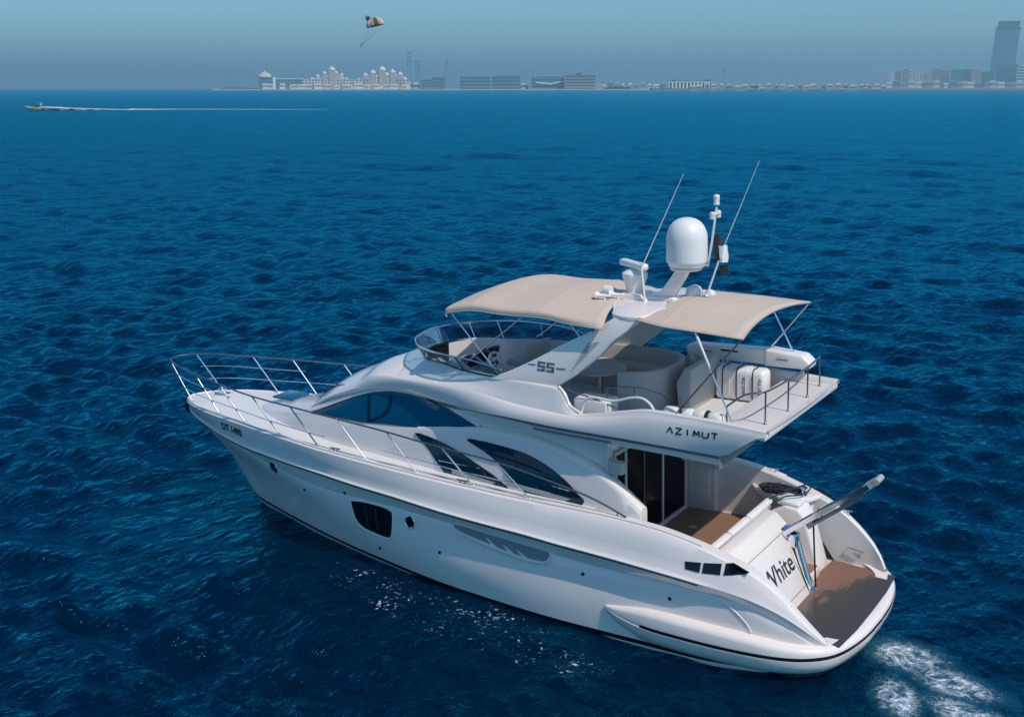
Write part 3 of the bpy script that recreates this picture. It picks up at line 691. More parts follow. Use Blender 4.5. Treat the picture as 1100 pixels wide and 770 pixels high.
# starboard inner quarter: locker door outline, socket plate and shower box
for pts in ([(1.65, -1.93, 1.42), (1.0, -1.915, .95), (.72, -1.89, .62), (1.6, -1.90, .62)],):
    mk('quarter_locker_seam', *tube(pts, .006, 4, True), INK, Y)
mk('socket_plate', *box((1.85, -1.84, 1.45), (.12, .02, .16), .01), GLASSB, Y); mk('shower_box', *box((1.12, -1.86, .68), (.22, .03, .14), .012), SEATG, Y)
mk('grab_handle', *tube([(1.25, -1.86, .84), (1.25, -1.80, .84), (.95, -1.79, .80), (.95, -1.85, .80)], .012, 8), STEEL, Y)
# ---------------- flying bridge shell
C1 = [(1.58, 1.89, 4.19), (2.65, 1.885, 4.25), (3.7, 1.875, 4.27), (4.4, 1.86, 4.15), (4.85, 1.85, 4.05), (5.22, 1.84, 3.99), (5.45, 1.80, 4.10), (5.58, 1.76, 4.30), (5.75, 1.74, 4.40),
      (6.5, 1.70, 4.42), (7.2, 1.62, 4.42), (8.0, 1.46, 4.42), (8.3, 1.36, 4.42), (8.6, 1.22, 4.42), (8.9, 1.17, 4.42), (9.2, 1.04, 4.42), (9.45, .80, 4.42), (9.6, .57, 4.42), (9.70, .34, 4.42), (9.75, 0, 4.42),
      (10.0, 0, 4.37), (10.32, 0, 4.24), (10.84, 0, 4.03), (11.2, 0, 3.89), (11.8, 0, 3.60), (12.4, 0, 3.24)]
RG = [(1.58, 1.90, 4.14), (2.65, 1.895, 4.20), (3.7, 1.89, 4.21), (4.4, 1.88, 4.10), (4.85, 1.87, 4.02), (5.3, 1.865, 3.97), (6.47, 1.81, 4.01), (7.8, 1.70, 4.12), (9.33, 1.50, 4.09), (10.4, 1.31, 4.02), (11.0, 1.22, 3.73), (11.8, 1.12, 3.38), (12.4, 1.02, 3.04)]
BT = [(1.58, 1.84, 3.63), (3.2, 1.91, 3.68), (3.72, 1.93, 3.70), (5.6, 1.94, 3.73), (6.87, 1.88, 3.76), (7.6, 1.78, 3.745), (8.4, 1.60, 3.74), (9.4, 1.445, 3.81), (10.3, 1.35, 3.73), (11.0, 1.285, 3.54), (11.8, 1.19, 3.27), (12.4, 1.09, 2.96)]
def xb(x): return x if x > 3.2 else 2.45+(x-1.58)*(3.2-2.45)/(3.2-1.58)
xs = list(np.linspace(1.58, 5.1, 26))+list(np.linspace(5.15, 5.85, 18))+list(np.linspace(5.95, 8.5, 22))+list(np.linspace(8.55, 9.75, 34))+list(np.linspace(9.8, 12.4, 26))
xs = [float(x) for x in xs]
rows = []
for x in xs:
    c, r, b = crv(C1, x), crv(RG, x), crv(BT, x); X2 = xb(x)
    fw_ = min(1, max(0, (x-8.8)/1.2))
    nose = x > 9.75
    def LP(p, q, t, by=0, bz=0): return (p[0]*(1-t)+q[0]*t+by, p[1]*(1-t)+q[1]*t+bz)
    h = max(0, c[1]-r[1]) if not nose else 0
    wid = max(0.0, r[0]-c[0])
    cam_ = .10*min(1, wid/1.2)+.012
    dish = -.015 if 5.9 < x < 8.6 else 0
    sec = [(X2, b), ((X2*.8+x*.2), LP(b, r, .12, .012)), ((X2+x)/2, LP(b, r, .5, .04)), ((X2*.2+x*.8), LP(b, r, .85, .025)), (x, LP(b, r, .95, .012)), (x, r),
           (x, LP(r, c, .06, -.002, .012)), (x, LP(r, c, .3, 0, cam_*.75*fw_+dish)), (x, LP(r, c, .6, 0, cam_*fw_+dish)), (x, LP(r, c, .85, 0, cam_*.5*fw_)), (x, LP(r, c, .96, 0, .004)), (x, c)]
    rows.append([(q[0], q[1][0], q[1][1]) for q in sec])
shell = mk('flybridge_shell', *both(grid(rows)), GEL, Y, 30)
SB = bvh_of(shell)
# inner side of the coaming
rows = []
for x in [q for q in xs if q < 9.7]:
    c = crv(C1, x); w = .13 if x < 8.6 else .13*max(.1, (9.75-x)/1.15)
    rows.append([(x, c[0], c[1]), (x, c[0]-w*.25, c[1]+.018), (x, max(0, c[0]-w*.8), c[1]+.014), (x, max(0, c[0]-w), c[1]-.02), (x, max(0, c[0]-w-.03), 3.72 if x > 2.6 else 4.10)])
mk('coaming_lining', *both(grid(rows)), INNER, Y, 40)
V_, F_ = plate([(9.2, .9), (8.5, 1.15), (7.4, 1.5), (5.9, 1.62), (5.2, 1.74), (2.5, 1.72), (2.5, -1.72), (5.2, -1.74), (5.9, -1.62), (7.4, -1.5), (8.5, -1.15), (9.2, -.9)], 3.66, 3.75); mk('flybridge_floor', V_, F_, GELD, Y)
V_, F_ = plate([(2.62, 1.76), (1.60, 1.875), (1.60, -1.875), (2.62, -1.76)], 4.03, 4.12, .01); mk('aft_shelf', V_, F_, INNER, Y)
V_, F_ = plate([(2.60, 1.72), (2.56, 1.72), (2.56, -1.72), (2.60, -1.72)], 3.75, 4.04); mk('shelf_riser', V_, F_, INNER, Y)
e = []
for yy in np.linspace(-1, 1, 21):
    bow = .05*(1-yy*yy); e.append([(1.58-bow, 1.89*yy, 4.185), (1.60-bow, 1.895*yy, 4.155), (2.02-bow, 1.86*yy, 3.88), (2.42-bow, 1.84*yy, 3.63), (2.50, 1.80*yy, 3.60)])
    e[-1].insert(0, (1.64, 1.86*yy, 4.17))
mk('aft_fascia', *grid(e), GEL, Y, 30)
# soffit with the stepped band along its side
rows = []
for x in np.linspace(2.44, 8.3, 40):
    x = float(x); xx = 1.58+(x-2.45)*(3.2-1.58)/(3.2-2.45) if x < 3.2 else x
    b = crv(BT, xx); k = min(1, (8.3-x)/1.5)
    rows.append([(x, b[0]+.002, b[1]+.005), (x, b[0]-.05*k, b[1]-.03*k), (x, b[0]-.07*k, b[1]-.12*k), (x, b[0]-.12*k-.01, b[1]-.15*k), (x, b[0]-.14*k-.01, b[1]-.21*k), (x, min(b[0]-.2*k, 1.45), b[1]-.25*k), (x, 0, 3.42)])
mk('flybridge_soffit', *both(grid(rows)), GEL, Y, 30)
gl = []
for x in np.linspace(2.44, 8.25, 40):
    x = float(x); xx = 1.58+(x-2.45)*(3.2-1.58)/(3.2-2.45) if x < 3.2 else x
    b = crv(BT, xx); gl.append((x, b[0]-.006, b[1]-.022, min(1, (8.25-x)/2)))
rows = [[(x, y+.014, z+.02) for x, y, z, k in gl], [(x, y-.004, z-.045*k+.01) for x, y, z, k in gl], [(x, y-.05, z-.05*k) for x, y, z, k in gl]]
mk('groove_shade_line', *grid(rows), GREYG, Y); mk('groove_shade_line', *mir(grid(rows)), GREYG, Y)  # dark grey strip, the groove's shade put into its colour
for s_ in (1, -1):
    P = [(x, s_*(y-.03), z-.105) for x, y, z, k in gl if 4.4 < x < 6.3]
    hr = mk('soffit_handrail', *tube(P, .02, 8), DSTEEL, Y)
# lettering on the side of the shell
AZ = {'A': [((0, 0), (.5, 1)), ((.5, 1), (1, 0))], 'Z': [((0, 1), (1, 1)), ((1, 1), (0, 0)), ((0, 0), (1, 0))], 'I': [((.5, 0), (.5, 1))],
      'M': [((0, 0), (.1, 1)), ((.1, 1), (.5, .25)), ((.5, .25), (.9, 1)), ((.9, 1), (1, 0))], 'U': [((0, 1), (0, .2)), ((0, .2), (.2, 0)), ((.2, 0), (.8, 0)), ((.8, 0), (1, .2)), ((1, .2), (1, 1))],
      'T': [((0, 1), (1, 1)), ((.5, 1), (.5, 0))]}
def word(word_, x0, x1, z0, h, slope, w):
    n_ = sum(.5 if c == 'I' else 1 for c in word_); adv = (x0-x1)/(len(word_)); out = []
    for i, c in enumerate(word_):
        cx = x0-adv*i
        for a, b in AZ[c]:
            f = lambda p: (cx-p[0]*adv*.66, z0+p[1]*h+slope*(cx-p[0]*adv*.66-x0))
            out += stroke_polys([(f(a), f(b))], w)
    return out
vf = side_patch(word('AZIMUT', 3.38, 2.38, 3.96, .10, .0, .024), SB, .006, 9, back=-.001)
mk('builder_lettering', *vf, INK, Y, smooth=False)
# ---------------- radar arch
LG = [(7.30, 4.40, 1.64), (6.9, 4.56, 1.62), (6.36, 4.83, 1.58), (5.75, 5.18, 1.52), (5.2, 5.47, 1.47), (4.85, 5.68, 1.42), (4.7, 5.78, 1.38)]
LA = [(5.80, 4.40, 1.66), (5.60, 4.52, 1.65), (5.36, 4.69, 1.62), (4.97, 5.02, 1.56), (4.70, 5.31, 1.51), (4.45, 5.52, 1.46), (4.15, 5.76, 1.38)]
g1 = smoothpath([(x, y, z) for x, z, y in LG], 5); g2 = smoothpath([(x, y, z) for x, z, y in LA], 5); rows = []
for a, b in zip(g1, g2):
    m_ = (a+b)/2; T = Vector((0, .16, 0)); d_ = (a-b).normalized()
    rows.append([a-d_*.02, a.lerp(b, .03)+Vector((0, .012, 0)), a.lerp(b, .5)+Vector((0, .03, 0)), a.lerp(b, .95)+Vector((0, .012, 0)), b+d_*.02, b-d_*.0-Vector((0, .03, 0)), b-T+d_*.01, a.lerp(b, .5)-T, a-T-d_*.01, a-Vector((0, .03, 0))])
V_, F_ = grid(rows, True); F_.append(tuple(range(10)))
arch = mk('arch_leg', V_, F_, GEL, Y, 35); AB = bvh_of(arch)
mk('arch_leg', *mir((V_, F_)), GEL, Y, 35)
q = side_patch([[(5.16, 5.30), (4.92, 5.33), (5.50, 4.70)]], AB, .004, .2); mk('arch_recess_shade', *q, SEATG, Y)  # flush grey patch, the niche's shade put into its colour
pl = [(4.14, 1.36), (4.70, 1.38), (4.92, 1.0), (5.25, .5), (5.5, 0), (5.25, -.5), (4.92, -1.0), (4.70, -1.38), (4.14, -1.36), (4.05, -.9), (3.72, -.5), (3.6, 0), (3.72, .5), (4.05, .9)]
V_, F_ = plate([(p.x, p.y) for p in smoothpath([(a, b, 0) for a, b in pl], 4, True)], 5.72, 5.84, .03)
V_ = [(x, y, z+.06*(1-(y/1.4)**2)) for x, y, z in V_]; mk('arch_top', V_, F_, GEL, Y, 45)
# 55 badge: barred numerals with a dash on either side
def five(x0, w, h, z0, sh):
    o = []; bh = h/5
    for zz in (0, 2, 4): o.append([(x0, z0+zz*bh), (x0-w, z0+zz*bh+sh), (x0-w, z0+(zz+1)*bh+sh), (x0, z0+(zz+1)*bh)])
    o.append([(x0, z0+3*bh), (x0-w*.28, z0+3*bh), (x0-w*.28, z0+4*bh), (x0, z0+4*bh)])
    o.append([(x0-w*.72, z0+bh+sh), (x0-w, z0+bh+sh), (x0-w, z0+2*bh+sh), (x0-w*.72, z0+2*bh+sh)])
    return o
ps = five(6.20, .17, .17, 4.68, .0)+five(6.00, .17, .17, 4.68, .0)+[[(6.42, 4.765), (6.25, 4.765), (6.25, 4.785), (6.42, 4.785)], [(5.78, 4.755), (5.60, 4.755), (5.60, 4.775), (5.78, 4.775)]]
mk('model_number', *side_patch(ps, AB, .008, 9, back=-.001), GREYINK, Y, smooth=False)
# ---------------- flybridge windscreen
base, topp = [], []
for x, y, z, tx, ty, tz in [(7.1, 1.62, 4.43, 7.0, 1.66, 4.60), (7.6, 1.55, 4.43, 7.6, 1.66, 4.70), (8.2, 1.40, 4.43, 8.4, 1.60, 4.74), (8.65, 1.20, 4.43, 8.95, 1.42, 4.75), (9.2, 1.04, 4.43, 9.40, 1.12, 4.75), (9.5, .72, 4.43, 9.68, .75, 4.76), (9.68, .38, 4.43, 9.80, .38, 4.77), (9.75, 0, 4.43, 9.85, 0, 4.78)]:
    base.append((x, y, z)); topp.append((tx, ty, tz))
base = base+[(x, -y, z) for x, y, z in reversed(base[:-1])]; topp = topp+[(x, -y, z) for x, y, z in reversed(topp[:-1])]
bs, ts = smoothpath(base, 5), smoothpath(topp, 5)
ws_ = mk('flybridge_windscreen', *grid([bs, ts]), TINT, Y)
mk('windscreen_rail', *tube(ts, .02, 8), STEEL, ws_); mk('windscreen_base_seal', *tube(bs, .018, 6), BLACK, ws_)
for k in (8, 16, 22, 30, 38, 48, 54, 62):
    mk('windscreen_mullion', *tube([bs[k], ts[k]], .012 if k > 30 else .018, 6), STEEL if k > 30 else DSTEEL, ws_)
# ---------------- helm
hc = mk('helm_console', *join(prism([(8.75, 3.75), (8.85, 4.36), (8.30, 4.50), (7.95, 4.30), (8.02, 3.75)], .15, 1.20, .03)), GEL, Y, 45)
mk('instrument_panel', *join(box((8.20, .42, 4.47), (.26, .34, .14), .02, Matrix.Rotation(-.55, 4, 'Y'))), GLASSB, hc)
mk('instrument_panel', *join(box((8.20, .94, 4.47), (.26, .30, .12), .02, Matrix.Rotation(-.55, 4, 'Y'))), GLASSB, hc)
cw = Vector((7.78, .62, 4.42)); ax = Vector((-.9, .1, .42)).normalized(); q1 = ax.cross(Vector((0, 0, 1))).normalized(); q2 = ax.cross(q1)
wheel = mk('steering_wheel', *tube([cw+(q1*math.cos(a)+q2*math.sin(a))*.21 for a in np.linspace(0, 2*math.pi, 29)[:-1]], .026, 8, True), GEL, Y)
for k in range(5):
    a = k*2*math.pi/5+.3; mk('spoke', *tube([cw, cw+(q1*math.cos(a)+q2*math.sin(a))*.20], .02, 6), GEL, wheel)
mk('wheel_hub', *lathe([(.05, -.03), (.06, .0), (.03, .03)], cw, 14, ax), BLACK, wheel); mk('steering_column', *tube([cw, cw-ax*.25], .03, 8), BLACK, wheel)
mk('throttle_levers', *join(tube([(8.0, 1.0, 4.33), (7.98, 1.0, 4.50)], .014, 6), tube([(8.0, .94, 4.33), (7.96, .94, 4.50)], .014, 6)), STEEL, hc)
def seat(name, c, w, d, h, m, parent=Y):
    s0 = mk(name, *box((c[0], c[1], c[2]+h*.25), (d, w, h*.5), .05), GEL, parent)
    mk('seat_cushion', *box((c[0], c[1], c[2]+h*.56), (d*.96, w*.96, .13), .05), m, s0)
    mk('backrest', *box((c[0]-d*.46, c[1], c[2]+h*.86), (.14, w*.96, h*.56), .055, Matrix.Rotation(-.1, 4, 'Y')), m, s0)
seat('helm_seat', (7.05, .65, 3.75), .95, .5, .72, CREAM); seat('companion_seat', (7.9, -.75, 3.75), .95, .55, .72, CREAM)
mk('helm_seat_black_back', *box((8.28, .0, 4.42), (.10, .34, .30), .03, Matrix.Rotation(-.3, 4, 'Y')), BLACK, Y)
# ---------------- settee, table
cv = smoothpath([(5.05, .62), (4.72, .50), (4.42, .20), (4.28, -.25), (4.30, -.80), (4.55, -1.25), (5.0, -1.48), (6.0, -1.50), (6.9, -1.45)] and [(5.05, .62, 0), (4.72, .50, 0), (4.42, .20, 0), (4.28, -.25, 0), (4.30, -.80, 0), (4.55, -1.25, 0), (5.0, -1.48, 0), (6.0, -1.50, 0), (6.9, -1.45, 0)], 6)
def ribbon(path, prof):
    rows = []
    for i, p in enumerate(path):
        t = (path[min(i+1, len(path)-1)]-path[max(i-1, 0)]).normalized(); nrm = Vector((t.y, -t.x, 0))*-1
        if i == 0: pass
        rows.append([(p.x+nrm.x*a, p.y+nrm.y*a, b) for a, b in prof])
    V, F = grid(rows, True); k = len(prof); F += [tuple(range(k)), tuple(range(len(V)-k, len(V)))]
    return V, F
sg = 1 if (lambda t: (5.6-cv[20].x)*t.y*-1+(-.4-cv[20].y)*t.x > 0)((cv[21]-cv[19]).normalized()) else -1
P_ = lambda L: [(a*sg, b) for a, b in L]
so_ = mk('flybridge_settee', *ribbon(cv, P_([(0, 3.75), (0, 4.46), (.02, 4.52), (.07, 4.54), (.13, 4.52), (.15, 4.46), (.2, 4.18), (.2, 3.75)])), SEATG, Y, 40)
mk('seat_cushion', *ribbon(cv, P_([(.20, 3.76), (.20, 4.22), (.24, 4.26), (.60, 4.26), (.64, 4.22), (.62, 3.76)])), CREAM, so_, 40)
tb = mk('flybridge_table', *lathe([(.0, .0), (.54, 0), (.57, .02), (.57, .04), (.54, .055), (0, .055)], (5.78, .05, 4.36), 40), CREAM, Y, 40)
mk('table_leg', *tube([(5.72, .05, 3.75), (5.72, .05, 4.36)], .045, 14), STEEL, tb); mk('table_foot', *lathe([(.2, 0), (.2, .015), (.05, .04)], (5.72, .05, 3.75), 24), STEEL, tb)
V_, F_ = prism([(4.05, 3.75), (4.10, 4.30), (3.92, 4.62), (3.78, 4.60), (3.80, 3.75)], .05, -1.30, .03)
mk('sunpad_backrest', *[(x, y, z) for x, y, z in V_] and (V_, F_), SEATG, Y, 45)
mk('wet_bar', *box((5.15, 1.28, 3.98), (.7, .5, .46), .04), GELD, Y)
# ---------------- davit crane on the starboard side
dc = mk('davit_crane', *join(prism([(4.62, 4.42), (4.66, 4.60), (4.50, 4.66), (2.95, 4.70), (2.9, 4.40), (4.5, 4.38)], -1.60, -1.88, .03)), CANIS, Y, 45)
mk('crane_head', *prism([(2.98, 4.38), (2.96, 4.72), (2.2, 4.66), (2.04, 4.52), (2.06, 4.40)], -1.54, -1.94, .045), CANIS, dc, 45)
mk('crane_base', *prism([(4.75, 3.75), (4.62, 4.40), (4.05, 4.40), (3.95, 3.75)], -1.52, -1.86, .04), SEATG, dc, 45)
mk('crane_slot', *box((3.72, -1.596, 4.60), (.36, .01, .035)), BLACK, dc)
for x in (4.2, 2.6): mk('crane_grip', *tube([(x+.12, -1.58 if x > 3 else -1.52, 4.55), (x-.12, -1.58 if x > 3 else -1.52, 4.55)], .012, 6), DSTEEL, dc)
# ---------------- flybridge rails
def rail(name, path, r, m, posts=(), pr=.016, parent=Y, mid=None):
    o = mk(name, *tube(path, r, 8), m, parent)
    for a, b in posts: mk('stanchion', *join(tube([a, b], pr, 8), lathe([(.035, 0), (.03, .015), (.018, .03)], a, 12)), m, o)
    return o
ap = smoothpath([(2.45, 1.50, 4.44), (2.15, 1.42, 4.66), (1.86, 1.22, 4.70), (1.79, .3, 4.70), (1.79, -.7, 4.70), (1.85, -1.55, 4.70)], 6)
rail('aft_rail', ap, .018, DSTEEL, [((2.45, 1.50, 4.12), (2.45, 1.50, 4.44)), ((1.86, 1.22, 4.12), (1.86, 1.22, 4.70)), ((1.79, .3, 4.12), (1.79, .3, 4.70)), ((1.79, -.7, 4.12), (1.79, -.7, 4.70)), ((1.85, -1.55, 4.12), (1.85, -1.55, 4.70))])
for s_ in (1, -1):
    hp = smoothpath([(5.22, s_*1.72, 3.98), (5.15, s_*1.72, 4.22), (4.98, s_*1.72, 4.33), (4.55, s_*1.72, 4.32), (4.2, s_*1.72, 4.42), (3.98, s_*1.72, 4.44), (3.82, s_*1.72, 4.36), (3.72, s_*1.72, 4.22)], 6)
    mk('side_grab_rail', *tube(hp, .024, 8), GEL, Y)
    ep = smoothpath([(5.70, s_*1.70, 4.44), (5.56, s_*1.73, 4.32), (5.43, s_*1.76, 4.12), (5.20, s_*1.79, 4.02)], 6); mk('coaming_end_rail', *tube(ep, .03, 8), GEL, Y)
rail('stairwell_rail', smoothpath([(4.95, 1.20, 4.38), (4.4, 1.20, 4.46), (4.05, 1.05, 4.38), (3.92, .85, 4.22), (3.92, .85, 3.9)], 5), .016, DSTEEL, [((4.4, 1.20, 3.75), (4.4, 1.20, 4.46)), ((4.95, 1.20, 3.75), (4.95, 1.2, 4.38))])
mk('stair_handrail', *tube([(5.62, 1.55, 4.36), (5.0, 1.5, 4.22), (4.1, 1.45, 3.95)], .016, 8), DSTEEL, Y)
# ---------------- awnings
def cloth(name, G, nu, nv, m, sag=0):
    # G: control grid rows (across) x cols (along)
    rows = [smoothpath(r, nu) for r in G]; cols = list(zip(*rows)); fin = [smoothpath(list(c), nv) for c in cols]
    o = mk(name, *grid(fin), m, Y, 60); md = o.modifiers.new('thick', 'SOLIDIFY'); md.thickness = .016; md.offset = 0
    return o
ns = lambda s: 1 if s >= 0 else -1
def fa(y):
    s = abs(y)/1.65
    arch_ = .20*(1-s**2.2)
    P = []
    for x, z in ((8.22+.02*(1-s), 5.62), (8.20, 5.70), (7.6, 5.80), (6.9, 5.80), (6.1, 5.80), (5.5, 5.74), (4.78+(.55 if y < 1.2 else 0)*(1.65-y)/1.65*.9 if False else 4.80+.30*(1-s*s)+(.35 if y < 0 else 0)*s, 5.70)):
        P.append((x, y*(1-.05*(x < 5.4)), z+arch_*(.55 if x > 8.1 else 1)+(-.02 if 7.0 > x > 6.5 else 0)))
    return P
ys = [1.65, 1.60, 1.2, .6, 0, -.6, -1.2, -1.60, -1.65]
G = []
for i, y in enumerate(ys):
    r = fa(y)
    if i in (0, len(ys)-1): r = [(x, y*1.0, z-.10) for x, _, z in r]
    G.append(r)
fa_ = cloth('forward_awning', G, 4, 4, CANVAS)
for c_ in (2, 4): mk('seam', *tube([(x, y, z+.009) for x, y, z in smoothpath([G[i][c_] for i in range(9)], 4)], .007, 5), CANVAS, fa_)
for i_ in (0, 8): mk('edge_piping', *tube(smoothpath(G[i_], 4), .013, 6), CANVAS, fa_)
ys = [1.68, 1.1, .5, 0, -.5, -1.1, -1.68]; G = []
for y in ys:
    s = abs(y)/1.68; a_ = .16*(1-s**2)
    G.append([(4.22+.0*(1-s), y*.88, 5.80+a_*.5), (3.65+.1*(1-s), y*.96, 5.76+a_*1.0), (3.0+.12*(1-s*s), y*.985, 5.74+a_*1.0), (2.12+.14*(1-s*s), y, 5.70+a_*.75)])
aa_ = cloth('aft_awning', G, 5, 4, CANVAS)
for c_ in (1, 2): mk('seam', *tube([(x, y, z+.008) for x, y, z in smoothpath([G[i][c_] for i in range(7)], 4)], .007, 5), CANVAS, aa_)
for i_ in (0, 6): mk('edge_piping', *tube(smoothpath(G[i_], 4), .014, 6), CANVAS, aa_)
mk('edge_piping', *tube(smoothpath([G[i][3] for i in range(7)], 4), .014, 6), CANVAS, aa_)
for o, P in ((aa_, [G[i][3] for i in range(7)]), (aa_, [G[i][2] for i in range(7)])): mk('awning_bow', *tube([(x, y, z-.02) for x, y, z in smoothpath(P, 4)], .014, 8), STEEL, o)
for xx in (8.2, 6.5): mk('awning_bow', *tube([(xx, y, 5.66+.14*(1-(abs(y)/1.62)**2.2)+(.08 if xx < 8 else 0)) for y in np.linspace(-1.6, 1.6, 17)], .014, 8), STEEL, fa_)
for s_ in (1, -1):
    for a, b in (((2.98, 1.66, 5.72), (2.24, 1.78, 4.26)), ((2.14, 1.67, 5.68), (3.28, 1.80, 4.27))):
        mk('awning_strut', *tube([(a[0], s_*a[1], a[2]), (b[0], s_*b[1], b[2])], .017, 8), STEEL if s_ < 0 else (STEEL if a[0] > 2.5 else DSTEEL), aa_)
    for a, b in (((8.16, 1.60, 5.60), (7.05, 1.62, 4.46)), ((6.50, 1.58, 5.68), (8.1, 1.47, 4.46))):
        mk('awning_strut', *tube([(a[0], s_*a[1], a[2]), (b[0], s_*b[1], b[2])], .013, 8), STEEL, fa_)
mk('strut_sleeve', *tube([(2.95, 1.665, 5.66), (2.70, 1.705, 5.17)], .028, 10, r2=.02), GEL, aa_)
# ---------------- mast, domes, aerials
mf = [(4.62, 5.84), (4.22, 5.84), (3.80, 6.46), (4.06, 6.46)]
mst = mk('mast', *prism([(4.55, 5.84), (4.22, 5.84), (3.82, 6.50), (4.08, 6.50)], .10, -.10, .035), GEL, Y, 45)
mk('dome_plate', *lathe([(.0, 0), (.28, 0), (.30, .02), (.28, .05), (0, .05)], (3.92, 0, 6.48), 30), GEL, mst)
mk('mast_foot', *box((4.40, 0, 5.90), (.62, .34, .12), .04), GEL, mst)
mk('satellite_dome', *lathe([(.20, 6.52), (.33, 6.55), (.345, 6.60), (.376, 6.63), (.380, 6.66), (.380, 7.04), (.375, 7.12), (.355, 7.20), (.315, 7.29), (.25, 7.365), (.17, 7.415), (.08, 7.44), (.0, 7.445)], (3.91, 0, 0), 40), CANIS, Y, 50)
rd = mk('radar_pedestal', *lathe([(.16, 5.86), (.17, 6.06), (.20, 6.16), (.24, 6.26), (.24, 6.34), (.15, 6.40), (.05, 6.44)], (4.98, 0, 0), 24), CANIS, Y, 40)
mk('radar_scanner', *box((0, 0, 0), (.98, .17, .12), .045, Matrix.Rotation(math.radians(-28), 4, 'Z')) and (lambda vf: ([(x+5.0, y, z+6.50) for x, y, z in vf[0]], vf[1]))(box((0, 0, 0), (.86, .17, .13), .05, Matrix.Rotation(math.radians(-32), 4, 'Z'))), CANIS, rd, 45)
mk('radar_plinth', *prism([(5.35, 5.86), (5.35, 5.90), (5.15, 5.98), (4.75, 5.98), (4.62, 5.86)], .26, -.26, .02), GEL, rd)
mk('small_dome', *lathe([(.15, 5.86), (.17, 5.90), (.165, 5.98), (.12, 6.06), (.04, 6.10)], (3.98, -.50, 0), 20), CANIS, Y)
mk('small_dome', *lathe([(.09, 5.86), (.10, 5.90), (.08, 5.96), (.02, 5.99)], (3.75, -.72, 0), 20), CANIS, Y)
for c in ((5.30, .62), (5.12, .42)):
    h = mk('horn', *join(lathe([(.02, -.12), (.03, .05), (.07, .16), (.072, .17)], (c[0], c[1], 5.99), 16, (.9, .3, .05)), tube([(c[0], c[1], 5.86), (c[0], c[1], 5.98)], .02, 8)), CANIS, Y)
mk('searchlight', *join(lathe([(.09, -.08), (.10, .06), (.09, .08), (.0, .08)], (5.42, .28, 6.02), 18, (1, 0, .05)), tube([(5.42, .28, 5.86), (5.42, .28, 5.95)], .03, 8)), CANIS, Y)
fh = mk('folding_hook', *join(tube(smoothpath([(5.08, 1.47, 5.44), (5.08, 1.47, 5.62), (5.14, 1.47, 5.68), (5.20, 1.47, 5.62)], 4), .016, 6)), DSTEEL, Y)
for base_, tip, foot in (((4.62, .30, 5.86), (3.98, .0, 8.24), .8), ((3.72, -.45, 5.88), (2.75, -.55, 8.45), .6)):
    b0, t0 = Vector(base_), Vector(tip); mid_ = Vector((4.70, .28, 6.5)) if foot == .8 else Vector((3.42, -.48, 6.78))
    a_ = mk('whip_aerial', *tube([mid_, t0], .011, 6, r2=.005), CANIS, Y)
    mk('aerial_mount', *join(tube([b0, mid_], .02, 8), lathe([(.05, 0), (.05, .03), (.03, .08)], b0, 12)), CANIS if foot != .8 else GEL, a_)
lm = mk('light_mast', *tube([(3.60, -.25, 6.52), (3.52, -.25, 7.0), (3.44, -.25, 7.62)], .022, 8), GEL, Y)
mk('mast_light', *lathe([(.05, 0), (.06, .02), (.05, .06), (.055, .12), (.06, .16), (.04, .19)], (3.44, -.25, 7.66), 16), CANIS, lm)
mk('light_bracket', *box((3.46, -.25, 7.50), (.10, .34, .03), .01), GEL, lm)
for dy in (-.13, .13): mk('mast_light', *lathe([(.045, 0), (.05, .05), (.045, .12), (.03, .13)], (3.46, -.25+dy, 7.42), 14), CANIS, lm)
mk('light_mast_brace', *tube([(3.92, -.22, 6.54), (3.60, -.25, 6.54)], .018, 8), GEL, lm)
# ---------------- guard rails on the side decks and pulpit
RP = [(17.80, 0, 3.30), (17.66, .28, 3.30), (17.1, .62, 3.30), (16.2, .93, 3.27), (14.8, 1.32, 3.23), (13.7, 1.58, 3.20), (12.3, 1.78, 3.18), (9.85, 1.95, 3.08), (8.4, 1.98, 2.96), (6.93, 2.0, 2.86), (5.9, 2.0, 2.70), (4.9, 2.0, 2.50), (4.15, 2.02, 2.26)]
rpath = smoothpath(RP, 6); full_ = list(reversed([Vector((p.x, -p.y, p.z)) for p in rpath]))[:-1]+rpath
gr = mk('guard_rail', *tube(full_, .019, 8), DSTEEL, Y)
RPX = [(p[0], p[1], p[2]) for p in RP]
bx = [16.75, 15.35, 14.3, 12.95, 11.65, 10.25, 8.9, 7.5, 6.2]
for s_ in (1, -1):
    for x in bx:
        y, z = crv(DE, x); y = max(.1, y-.07); t = crv(RPX, min(17.7, x+.75))
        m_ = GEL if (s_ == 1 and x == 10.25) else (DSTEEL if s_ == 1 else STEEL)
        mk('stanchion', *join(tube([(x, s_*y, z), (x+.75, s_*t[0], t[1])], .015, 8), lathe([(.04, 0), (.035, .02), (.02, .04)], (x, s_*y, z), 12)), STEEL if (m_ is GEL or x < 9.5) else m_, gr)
    mk('stanchion', *tube([(4.35, s_*2.0, 2.24), (4.33, s_*2.0, 2.32)], .018, 8), DSTEEL, gr)
    for f, a, b in ((.36, 11.9, 17.6), (.68, 14.9, 17.6), (.40, 6.2, 10.2)):
        P = []
        for x in np.linspace(a, b, 24):
            x = float(x); t = crv(RPX, x); xb_ = x-.75; yb, zb_ = crv(DE, min(xb_, 17.2)); yb = max(.1, yb-.07)
            P.append((x-(1-f)*.75*.0-.0-(.75*(1-f)), s_*(yb*(1-f)+t[0]*f), zb_*(1-f)+t[1]*f))
        mk('lower_rail', *tube(P, .010, 6), STEEL, gr)
